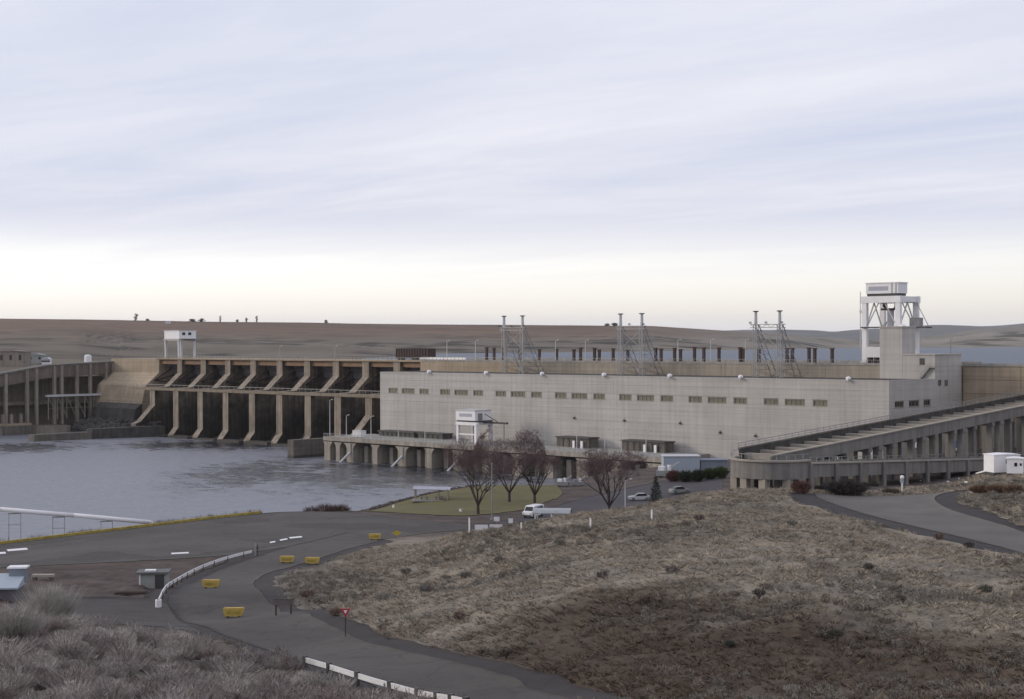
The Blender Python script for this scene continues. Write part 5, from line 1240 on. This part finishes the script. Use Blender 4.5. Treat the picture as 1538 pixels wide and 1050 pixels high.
# curved white guardrail
pts = [hit(*q) for q in ((238,912),(246,895),(262,880),(285,866),(312,854),(345,843),(378,835))]
pp = resample(pts, 26)
gr = thing('white_guardrail', 'curved white guardrail on the outside of the road bend', 'guardrail', (pp[0][0],pp[0][1],GZ(*pp[0])[0]))
for a, b in zip(pp[:-1], pp[1:]):
    mb = MB(); za, zb = GZ(*a)[0], GZ(*b)[0]; mb.bar((*a,za+0.62), (*b,zb+0.62), 0.09, 0.36); mb.build('rail_segment', WHITE, gr)
for a in pp[::2]: MB().box(a[0]-0.09, a[0]+0.09, a[1]-0.09, a[1]+0.09, GZ(*a)[0]-0.2, GZ(*a)[0]+0.78).build('post', WOOD, gr)
MB().tube((*pp[0],GZ(*pp[0])[0]), (*pp[0],GZ(*pp[0])[0]+0.75), 0.32, 0.32, 10).build('end_cap', WHITE, gr)
# near guardrail with dark posts
pts = [hit(*q) for q in ((458,1006),(494,1017),(530,1029),(566,1040),(606,1051),(650,1062),(700,1075))]
pp = resample(pts, 22)
gr = thing('roadside_guardrail', 'weathered white guardrail with dark posts at the bottom edge of the road', 'guardrail', (pp[0][0],pp[0][1],GZ(*pp[0])[0]))
for a, b in zip(pp[:-1], pp[1:]):
    za, zb = GZ(*a)[0], GZ(*b)[0]; a3 = np.array([*a,za+0.66]); b3 = np.array([*b,zb+0.66])
    m_ = MB(); m_.bar(a3+[0,0,0.1], b3+[0,0,0.1], 0.07, 0.13); m_.bar(a3-[0,0,0.1], b3-[0,0,0.1], 0.07, 0.13); m_.bar(a3, b3, 0.03, 0.1); m_.build('rail_segment', WHITE, gr)
for a in pp[::3]:
    MB().box(a[0]-0.13, a[0]+0.13, a[1]-0.13, a[1]+0.13, GZ(*a)[0]-0.2, GZ(*a)[0]+0.92).build('post', DKSTEEL, gr)
# yellow kerb along the river side of the lot
pp = resample([_ka+(_kb-_ka)*t for t in np.linspace(-0.55,1.0,7)], 34)
kb = thing('yellow_kerb', 'worn yellow kerb along the river edge of the parking lot', 'kerb', (pp[0][0],pp[0][1],GZ(*pp[0])[0]))
for i, (a, b) in enumerate(zip(pp[:-1], pp[1:])):
    q = b - (b-a)*0.02; MB().bar((*a,GZ(*a)[0]+0.22), (*q,GZ(*q)[0]+0.22), 0.5, 0.55).build('kerb_block', YELK, kb)
# white fish bypass pipe on frames
A = at(-120, 754, 276); Bp = at(0, 765, 279); Cp = at(110, 774, 283); Dp = at(226, 784.5, 288)
wp = thing('white_pipe', 'long white pipe carried on steel frames along the river bank', 'pipe', (Bp[0],Bp[1],GZ(Bp[0],Bp[1])[0]))
for a, b in ((A,Bp),(Bp,Cp),(Cp,Dp)): MB().tube(a, b, 0.42, 0.42, 12).build('pipe_length', WHITE, wp, True)
Ep = Dp + (Dp-Cp)*0.12 + np.array([0, 0, -2.2]); MB().tube(Dp, Ep, 0.42, 0.42, 12).build('pipe_elbow', WHITE, wp, True)
for px_ in (-40, 22, 88, 160):
    f = (px_+120)/342; q = at(px_, np.interp(px_, [-120,0,110,226], [754,765,774,784.5]), np.interp(px_, [-120,0,110,226], [276,279,283,288])); d_ = (Dp-A)/np.linalg.norm(Dp-A); m_ = MB()
    for s_ in (-1, 1):
        c = q + d_*s_*1.05; m_.bar((c[0],c[1],q[2]-0.5), (c[0],c[1],GZ(c[0],c[1])[0]-0.5), 0.11)
    c1 = q-d_*1.15; c2 = q+d_*1.15; m_.bar((c1[0],c1[1],q[2]-0.55), (c2[0],c2[1],q[2]-0.55), 0.2)
    m_.bar((c1[0],c1[1],q[2]-2.6), (c2[0],c2[1],q[2]-2.6), 0.1); m_.build('support_frame', STEEL, wp)
# paint marks on the lot
def paint(label, quad, z=0.018, m=WHITE, extra=0.06):
    q = [hit(*p) for p in quad]
    mb = MB().add([(p[0],p[1],p[2]+extra+z) for p in q]+[(p[0],p[1],p[2]+extra-0.03) for p in q], [(0,1,2,3),(7,6,5,4),(0,4,5,1),(1,5,6,2),(2,6,7,3),(3,7,4,0)])
    return tag(mb.build('road_marking', m), label, 'road marking', 'white paint marks on the lot')
paint('first short white dash where the lot meets the road', [(405,815),(413,813.6),(414,815.2),(406,816.6)], extra=0.1)
paint('second short white dash where the lot meets the road', [(420,811.5),(431,809.5),(432,811.2),(421,813.2)], extra=0.1)
paint('longest white dash where the lot meets the road', [(434,808),(453,806.2),(454,808),(436,809.8)], extra=0.1)
paint('long white bar on the left of the lot', [(10,826),(40,823.5),(42,826),(12,828.5)])
paint('white bar at the left edge of the lot', [(-20,831),(8,829.5),(9,832),(-19,833.5)])
paint('thin white bar in the middle of the lot', [(257,831.2),(283,829.8),(284,831.6),(258,833)])
# yield sign
p = hit(519, 957)
ys_ = local('yield_sign', 'red and white triangular yield sign at the foot of the hill by the road', 'sign')
MB().box(-0.05, 0.05, -0.04, 0.04, -0.3, 2.0).build('post', WOOD, ys_)
MB().prism_y([(-0.4,2.3),(0.4,2.3),(0.0,1.6)], -0.075, -0.045).build('red_plate', RED, ys_)
MB().prism_y([(-0.16,2.17),(0.16,2.17),(0.0,1.88)], -0.09, -0.077).build('white_triangle', WHITE, ys_)
place(ys_, p, YR+0.05)
# brown board sign on two posts
p = hit(427, 924)
bs = local('board_sign', 'grey wooden board sign on two posts left of the yield sign', 'sign')
for x in (-0.75, 0.62): MB().box(x-0.08, x+0.08, -0.07, 0.07, -0.3, 1.35).build('post', WOOD, bs)
MB().box(-0.95, 0.85, -0.13, -0.075, 0.95, 1.42).build('board', mat('grey_board', (0.16,0.135,0.135), 0.9, 0.3, 3.0), bs); MB().box(-0.98, 0.88, -0.15, -0.06, 1.42, 1.48).build('top_rail', WOOD, bs)
place(bs, p, YR)
# yellow diamond sign
p = hit(596, 812)
ds = local('diamond_sign', 'yellow diamond sign on a thin post beyond the farthest barricade', 'sign')
MB().box(-0.04, 0.04, -0.03, 0.03, -0.3, 1.2).build('post', STEEL, ds); MB().prism_y([(0,0.75),(0.75,1.2),(0,1.65),(-0.75,1.2)], -0.06, -0.035).build('plate', mat('sign_yellow', (0.45,0.33,0.03), 0.6, 0.1, 3.0), ds)
place(ds, p, YR)
p = hit(387, 835)
t = local('marker_post', 'thin rusty marker post at the end of the curved white guardrail', 'post'); MB().box(-0.06, 0.06, -0.06, 0.06, -0.2, 1.6).build('stake', RUST, t); MB().box(-0.4, -0.34, -0.05, 0.05, -0.2, 1.9).build('stake', PALE, t); MB().box(-0.36,0.02,-0.02,0.02,1.1,1.2).build('tie', RUST, t); place(t, p, YR)
# grey pump shed
p = hit(232, 883)
t = local('pump_shed', 'small grey shed with a white roof hatch inside the road bend', 'shed')
MB().box(-1.6, 1.5, -1.0, 1.2, 0, 1.75).build('wall', SIDING, t); MB().box(-1.9, 1.75, -1.3, 1.45, 1.75, 1.95).build('roof', mat('shed_roof', (0.14,0.14,0.14), 0.8, 0.3, 1.0), t)
MB().box(-1.0, 0.2, -0.6, 0.3, 1.95, 2.1).build('roof_hatch', WHITE, t); MB().box(0.2, 1.2, -1.05, -1.005, 0.05, 1.6).build('doorway', DKSTEEL, t); MB().box(-1.55, -1.4, -1.12, -1.01, 0, 1.75).build('corner_post', WHITE, t)
place(t, p, YR+0.1)
p = hit(196, 892); t = local('timber_pile', 'low pile of brown timbers in front of the grey shed', 'timber pile')
for i in range(5): MB().box(-1.6+0.2*i, 1.7, -0.5+0.22*i, -0.3+0.22*i, 0, 0.2+0.1*(i % 2)).build('timber', WOOD if i % 2 else RUST, t)
place(t, p, YR+0.05)
# pale blue building at the left edge
p = hit(8, 899)
t = local('blue_shed', 'low pale blue building with box vents at the left edge', 'building')
MB().box(-5.5, 1.6, -1.5, 2.8, -0.6, 1.4).build('wall', mat('slate_wall', (0.12,0.115,0.125), 0.85, 0.2, 1.0), t); MB().box(-5.8, 1.9, -1.9, 3.1, 1.4, 1.6).build('roof', PBLUE, t)
MB().add([(-5.8,-1.9,1.6),(1.9,-1.9,1.6),(1.9,3.1,2.7),(-5.8,3.1,2.7),(1.9,3.1,1.6),(-5.8,3.1,1.6)], [(0,1,2,3),(1,4,2),(0,3,5),(3,2,4,5)]).build('roof_slope', PBLUE, t)
MB().box(0.0, 2.0, 2.0, 3.6, 1.6, 3.4).build('roof_vent', mat('vent_grey',(0.2,0.23,0.27),0.6,0.2,1.0), t); MB().box(-0.2, 2.2, 1.8, 3.8, 3.4, 3.6).build('vent_cap', WHITE, t)
place(t, p, YR+0.1); t.scale = (0.82, 0.82, 0.82)
p = hit(66, 872); t = local('concrete_bench', 'low pale slab on blocks right of the blue building', 'slab'); MB().box(-1.4, 1.2, -0.4, 0.5, 0.45, 0.75).build('slab_top', RIM, t)
for x in (-1.1, 0.9): MB().box(x-0.2, x+0.2, -0.3, 0.4, 0, 0.45).build('block', MIDC, t)
place(t, p, YR)
# picnic shelter on the lawn
p = onz(650, 752, 6.3)
t = local('picnic_shelter', 'flat roofed picnic shelter on the lawn by the water', 'shelter')
MB().add([(-4.2,-2,2.45),(3.8,-2,2.2),(3.8,2,2.5),(-4.2,2,2.75),(-4.2,-2,2.6),(3.8,-2,2.35),(3.8,2,2.65),(-4.2,2,2.9)], [(0,3,2,1),(4,5,6,7),(0,1,5,4),(1,2,6,5),(2,3,7,6),(3,0,4,7)]).build('roof', mat('shelter_roof',(0.36,0.36,0.42),0.6,0.2,0.5), t)
for x in (-3.7, 1.2, 3.2):
    for y in (-1.7, 1.6): MB().box(x-0.12, x+0.12, y-0.12, y+0.12, -0.2, 2.5).build('post', RIM, t)
MB().box(-4.4, 4.0, -2.2, 2.2, -0.1, 0.1).build('floor_slab', GREYC, t)
place(t, (p[0],p[1],GZ(p[0],p[1])[0]+0.1), YR)
for i, (dx, lab) in enumerate(((-1.8,'left picnic table under the flat shelter'),(1.4,'right picnic table under the flat shelter'))):
    q = p + RT*dx; t2 = local('picnic_table', lab, 'table'); MB().box(-0.9,0.9,-0.35,0.35,0.7,0.77).build('tabletop', GREYC, t2)
    for y in (-0.7,0.7): MB().box(-0.9,0.9,y-0.13,y+0.13,0.42,0.48).build('seat', GREYC, t2)
    for x in (-0.6,0.6): MB().bar((x,-0.7,0), (x,0.2,0.7), 0.08).build('leg', WOOD, t2); MB().bar((x,0.7,0), (x,-0.2,0.7), 0.08).build('leg', WOOD, t2)
    place(t2, (q[0],q[1],GZ(p[0],p[1])[0]+0.2), YR+0.2)
# poles and lamp posts
p = onz(739, 782, 7.4); b = (p[0],p[1],GZ(p[0],p[1])[0]); t = thing('flag_pole', 'tall thin grey pole on the lawn between the bare trees', 'pole', b); MB().tube(b, (b[0],b[1],b[2]+10.2), 0.13, 0.08, 8).build('shaft', STEEL, t); MB().ball((b[0],b[1],b[2]+10.3), 0.16).build('finial', STEEL, t); MB().tube((b[0],b[1],b[2]-0.1), (b[0],b[1],b[2]+0.3), 0.3).build('base', GREYC, t)
p = onz(939, 775, 8.0); lamp_post('street_lamp', 'white street lamp with a short arm left of the conifer', (p[0],p[1],GZ(p[0],p[1])[0]), 6.6, None, PALE, 1.0, YR, 0.1)
# white notice boards by the lot
def notice(label, px, py, z, w, h, z0, legs=True):
    p = onz(px, py, z); g_ = GZ(p[0],p[1])[0]; t = local('notice_board', label, 'notice board', 'white boards at the end of the lot')
    MB().box(-w/2, w/2, -0.05, 0.05, z0, z0+h).build('board', WHITE, t)
    for x in (-w/2+0.1, w/2-0.1): MB().box(x-0.05, x+0.05, 0.05, 0.13, -0.2, z0+h).build('post', WOOD, t)
    return place(t, (p[0],p[1],g_), YR)
notice('left white board at the end of the lot', 723, 797, 8.4, 2.2, 0.95, 0.35); notice('right white board at the end of the lot', 745, 795, 8.4, 2.2, 0.9, 0.4)
notice('small white board behind the two larger ones', 746, 786, 8.0, 1.0, 0.8, 0.6); notice('small white board standing right of the others', 767, 787, 8.0, 0.8, 0.8, 0.5)
def stake(label, p, h, w=0.14):
    t = thing('white_stake', label, 'stake', p, 'white marker stakes'); MB().box(p[0]-w/2, p[0]+w/2, p[1]-w/2, p[1]+w/2, p[2]-0.2, p[2]+h).build('stake_post', WHITE, t); MB().box(p[0]-w*0.7, p[0]+w*0.7, p[1]-w*0.7, p[1]+w*0.7, p[2]+h, p[2]+h+0.08).build('cap', PALE, t)
stake('tall white stake at the hill edge left of the white boards', hit(705, 804), 2.2); stake('white stake on the hill edge below the canopy', hit(783, 798), 1.0); stake('white stake on the hill crest below the bare tree', hit(887, 791), 0.9)
stake('white stake on the hill crest below the conifer', hit(979, 778), 0.9); p = onz(692, 767, 7.2); stake('short white stake on the lawn', (p[0],p[1],GZ(p[0],p[1])[0]), 0.5, 0.4); p = onz(591, 757, 6.5); stake('short white stake on the lawn left of the shelter', (p[0],p[1],GZ(p[0],p[1])[0]), 0.6, 0.3)
# vehicles
def wheel(t, x, y, r=0.36):
    w = MB().tube((x,y-0.12,r), (x,y+0.12,r), r, r, 14).build('wheel', RUBBER, t); MB().tube((x,y-0.135,r), (x,y+0.135,r), r*0.55, r*0.55, 10).build('rim', STEEL, w)
def van(label, loc, rz):
    t = local('parked_van', label, 'van')
    MB().prism_y([(-2.6,0.35),(2.5,0.35),(2.6,0.7),(2.55,1.1),(1.9,1.3),(1.35,2.05),(1.1,2.2),(-2.5,2.2),(-2.6,2.1)], -0.95, 0.95).build('body', WHITE, t)
    MB().add([(1.93,-0.82,1.32),(1.93,0.82,1.32),(1.4,0.78,2.03),(1.4,-0.78,2.03),(1.97,-0.82,1.32),(1.97,0.82,1.32),(1.44,0.78,2.03),(1.44,-0.78,2.03)], [(0,3,2,1),(4,5,6,7),(0,1,5,4),(1,2,6,5),(2,3,7,6),(3,0,4,7)]).build('windshield', DGLASS, t)
    for y in (-0.965, 0.955):
        MB().prism_y([(0.6,1.3),(1.75,1.3),(1.3,1.95),(0.6,1.95)], y, y+0.01).build('side_window', DGLASS, t); MB().box(-2.0, 0.3, y, y+0.01, 1.35, 1.95).build('side_window', DGLASS, t)
    for x in (-1.7, 1.65):
        for y in (-0.88, 0.88): wheel(t, x, y)
    for y in (-0.7, 0.7): MB().box(2.58, 2.64, y-0.15, y+0.15, 0.75, 0.95).build('headlight', PALE, t)
    MB().box(2.5, 2.7, -0.9, 0.9, 0.38, 0.6).build('bumper', DKSTEEL, t)
    return place(t, loc, rz)
def car(label, loc, rz, m=WHITE):
    t = local('parked_car', label, 'car', 'cars parked on the access lot')
    MB().prism_y([(-2.2,0.3),(2.15,0.3),(2.25,0.6),(2.1,0.85),(1.1,0.95),(-1.9,0.98),(-2.25,0.9)], -0.88, 0.88).build('body', m, t)
    c = MB().prism_y([(-1.7,0.96),(1.0,0.94),(0.35,1.42),(-1.1,1.45)], -0.78, 0.78).build('cabin', DGLASS, t); MB().box(-1.05, 0.3, -0.72, 0.72, 1.44, 1.48).build('roof', m, c)
    for x in (-1.4, 1.35):
        for y in (-0.8, 0.8): wheel(t, x, y, 0.32)
    for y in (-0.6, 0.6): MB().box(2.16, 2.24, y-0.2, y+0.2, 0.6, 0.75).build('headlight', PALE, t)
    return place(t, loc, rz)
p = onz(801, 775, 7.6); van('white van parked at the left end of the grey canopy', (p[0],p[1],GZ(p[0],p[1])[0]+0.06), YR-math.pi/2-0.5)
p = onz(960, 752, 7.6); car('pale car on the access lot behind the street lamp', (p[0],p[1],GZ(p[0],p[1])[0]+0.06), YR+math.pi+0.1, PALE)
p = onz(1021, 744, 7.6); car('grey car on the access lot right of the conifer', (p[0],p[1],GZ(p[0],p[1])[0]+0.06), YR+0.4, SIDING)
# grey canopy beside the van
p = onz(830, 783, 7.8); gz_ = GZ(p[0],p[1])[0]
t = local('open_canopy', 'light grey curved canopy roof on posts beside the white van', 'canopy')
pl = [(-1.7,2.0),(-1.2,2.45),(-0.4,2.7),(0.4,2.7),(1.2,2.45),(1.7,2.0)]; pl = pl + [(y, z-0.12) for y, z in pl[::-1]]
MB().prism_x(pl, -3.4, 3.4).build('roof', mat('canopy_grey',(0.36,0.37,0.39),0.6,0.2,0.6), t)
for x in (-3.0, 0, 3.0):
    for y in (-1.5, 1.5): MB().box(x-0.1, x+0.1, y-0.1, y+0.1, -0.2, 2.1).build('post', WHITE, t)
place(t, (p[0],p[1],gz_), YR-0.15)
for i, (px_, lab) in enumerate(((802,'left white cabinet under the grey canopy'),(823,'right white cabinet under the grey canopy'))):
    p = onz(px_, 789, 7.9); t = local('white_cabinet', lab, 'cabinet'); MB().box(-0.35,0.35,-0.3,0.3,0.1,1.1).build('cabinet_body', WHITE, t); MB().box(-0.4,0.4,-0.35,0.35,1.1,1.16).build('lid', PALE, t); MB().box(-0.3,0.3,-0.25,0.25,0,0.1).build('plinth', DKSTEEL, t); MB().box(-0.3,0.3,-0.315,-0.302,0.2,1.0).build('door', PALE, t); place(t, (p[0],p[1],GZ(p[0],p[1])[0]), YR)
# pale blue gatehouse and yard machinery near the powerhouse foot
p = onz(1025, 712, 8.0); t = local('pale_blue_hall', 'pale blue flat roofed hall at the foot of the powerhouse', 'building')
MB().box(-4.6, 4.2, -0.2, 5.5, -0.5, 4.0).build('wall', PBLUE, t); MB().box(-4.8, 4.4, -0.4, 5.7, 4.0, 4.2).build('roof', PALE, t)
for i in range(8): MB().box(-4.5+1.1*i, -4.42+1.1*i, -0.26, -0.2, -0.3, 3.95).build('seam', PBLUE, t)
MB().box(4.5, 11, 0.6, 5.5, -0.5, 3.0).build('annex', mat('annex_blue', (0.2,0.23,0.28), 0.7, 0.2, 0.6), t); MB().box(4.3, 11.3, 0.3, 5.7, 3.0, 3.2).build('annex_roof', MATS['annex_blue'], t)
place(t, (p[0],p[1],GZ(p[0],p[1])[0]), YR)
def machine(label, px, py, z, s, kind):
    p = onz(px, py, z); t = local('yard_machine', label, 'machine'); 
    MB().box(-1.8*s, 1.8*s, -0.8*s, 0.8*s, 0.25*s, 1.3*s).build('machine_body', STEEL, t); MB().box(-1.4*s, -0.2*s, -0.7*s, 0.7*s, 1.3*s, 2.1*s).build('hood', STEEL if kind else WHITE, t)
    MB().tube((0.7*s,0,1.3*s), (0.7*s,0,2.4*s), 0.4*s).build('tank', WHITE, t); MB().bar((0.2*s,0,1.3*s), (2.6*s,0.2,3.1*s), 0.3*s).build('boom', PALE, t)
    for x in (-1.2*s, 1.2*s): MB().box(x-0.3*s, x+0.3*s, -0.9*s, 0.9*s, 0, 0.25*s).build('skid', DKSTEEL, t)
    place(t, (p[0],p[1],GZ(p[0],p[1])[0]), YR + (0.2 if kind else -0.3))
machine('grey yard machine behind the lawn, left of its pair', 845, 732, 6.8, 0.8, 0); machine('grey yard machine behind the lawn, right of its pair', 868, 732, 6.8, 0.7, 1); machine('white machine with raised boom left of the pale blue hall', 1000, 717, 8.0, 1.2, 0)
# cluster right: white sheds, sign post, marker lights, guard posts
def shed(label, px, py, w, d_, h, rz):
    p = hit(px, py); t = local('white_shed', label, 'shed')
    MB().box(-w/2, w/2, -d_/2, d_/2, 0.25, h).build('wall', WHITE, t); MB().prism_y([(-w/2-0.08,h),(w/2+0.08,h),(w/2+0.08,h+0.1),(0,h+0.22),(-w/2-0.08,h+0.1)], -d_/2-0.1, d_/2+0.1).build('roof', WHITE, t)
    MB().box(-w/2+0.1, w/2-0.1, -d_/2+0.1, d_/2-0.1, -0.2, 0.25).build('skirt', DKSTEEL, t)
    MB().box(-w*0.05, w*0.13, -d_/2-0.03, -d_/2-0.005, h*0.55, h*0.78).build('window', DGLASS, t); MB().box(w*0.28, w*0.4, -d_/2-0.03, -d_/2-0.005, h*0.6, h*0.75).build('window', DGLASS, t)
    MB().box(w/2+0.005, w/2+0.03, -0.4, 0.2, h*0.5, h*0.75).build('window', DGLASS, t)
    place(t, p, rz)
shed('larger white site shed set back by the fish ladder', 1505, 711, 4.2, 2.6, 2.65, YR+0.25); shed('smaller white site shed in front at the right edge', 1525, 713, 2.2, 2.4, 2.25, YR-0.35)
p = hit(1355, 741); t = local('white_post_sign', 'white post sign with round head at the hilltop road fork', 'sign'); MB().box(-0.09,0.09,-0.09,0.09,-0.2,1.3).build('post', WHITE, t); MB().ball((0,0,2.05), 0.28).build('round_head', WHITE, t); MB().box(-0.2,0.2,-0.08,0.08,1.3,1.8).build('panel', PBLUE, t); place(t, p, YR)
for i, (px_, py_, lab) in enumerate(((1383,723,'left white boulder marker by the fish ladder road'),(1394,723,'second white boulder marker by the fish ladder road'),(1424,725,'long white marker stone by the fish ladder road'),(1451,726,'white marker stone left of the guard rail'))):
    p = hit(px_, py_); mb = MB(); mb.ball((0,0,0.18), 0.2 if i != 2 else 0.3, 0.7, 7, 5); mb.v = [(x*1.3+random.uniform(-.05,.05), y+random.uniform(-.05,.05), z) for x, y, z in mb.v]
    o = mb.build('marker_stone', WHITE); o.location = tuple(p); tag(o, lab, 'stone', 'white marker stones')
pp = resample([hit(*q) for q in ((1440,722),(1462,717),(1485,712),(1503,708))], 15)
gr = thing('dashed_guardrail', 'white dashed guard rail leading to the white sheds', 'guardrail', (pp[0][0],pp[0][1],GZ(*pp[0])[0]))
for a, b in zip(pp[:-1:1], pp[1::1]):
    q = a+(b-a)*0.62; MB().bar((*a,GZ(*a)[0]+0.55), (*q,GZ(*q)[0]+0.55), 0.1, 0.2).build('rail_segment', WHITE, gr); MB().box(a[0]-0.06,a[0]+0.06,a[1]-0.06,a[1]+0.06,GZ(*a)[0]-0.2,GZ(*a)[0]+0.5).build('post', WOOD, gr)

# ------------------------------------------------------------------ haze in the air
hz = MB().box(-13500, 13500, -13500, 13500, -9.2, 320).build('haze', mat('haze_air', (1,1,1))); hz['kind'] = 'stuff'
m = hz.data.materials[0]; tn_ = m.node_tree; tn_.nodes.clear()
o_ = tn_.nodes.new('ShaderNodeOutputMaterial'); v_ = tn_.nodes.new('ShaderNodeVolumePrincipled'); v_.inputs['Density'].default_value = 2.8e-5; v_.inputs['Color'].default_value = (0.86, 0.9, 1.0, 1); v_.inputs['Anisotropy'].default_value = 0.2
tn_.links.new(v_.outputs[0], o_.inputs['Volume'])
hz['label'] = 'thin pale haze in the air over the whole valley'; hz['category'] = 'haze'
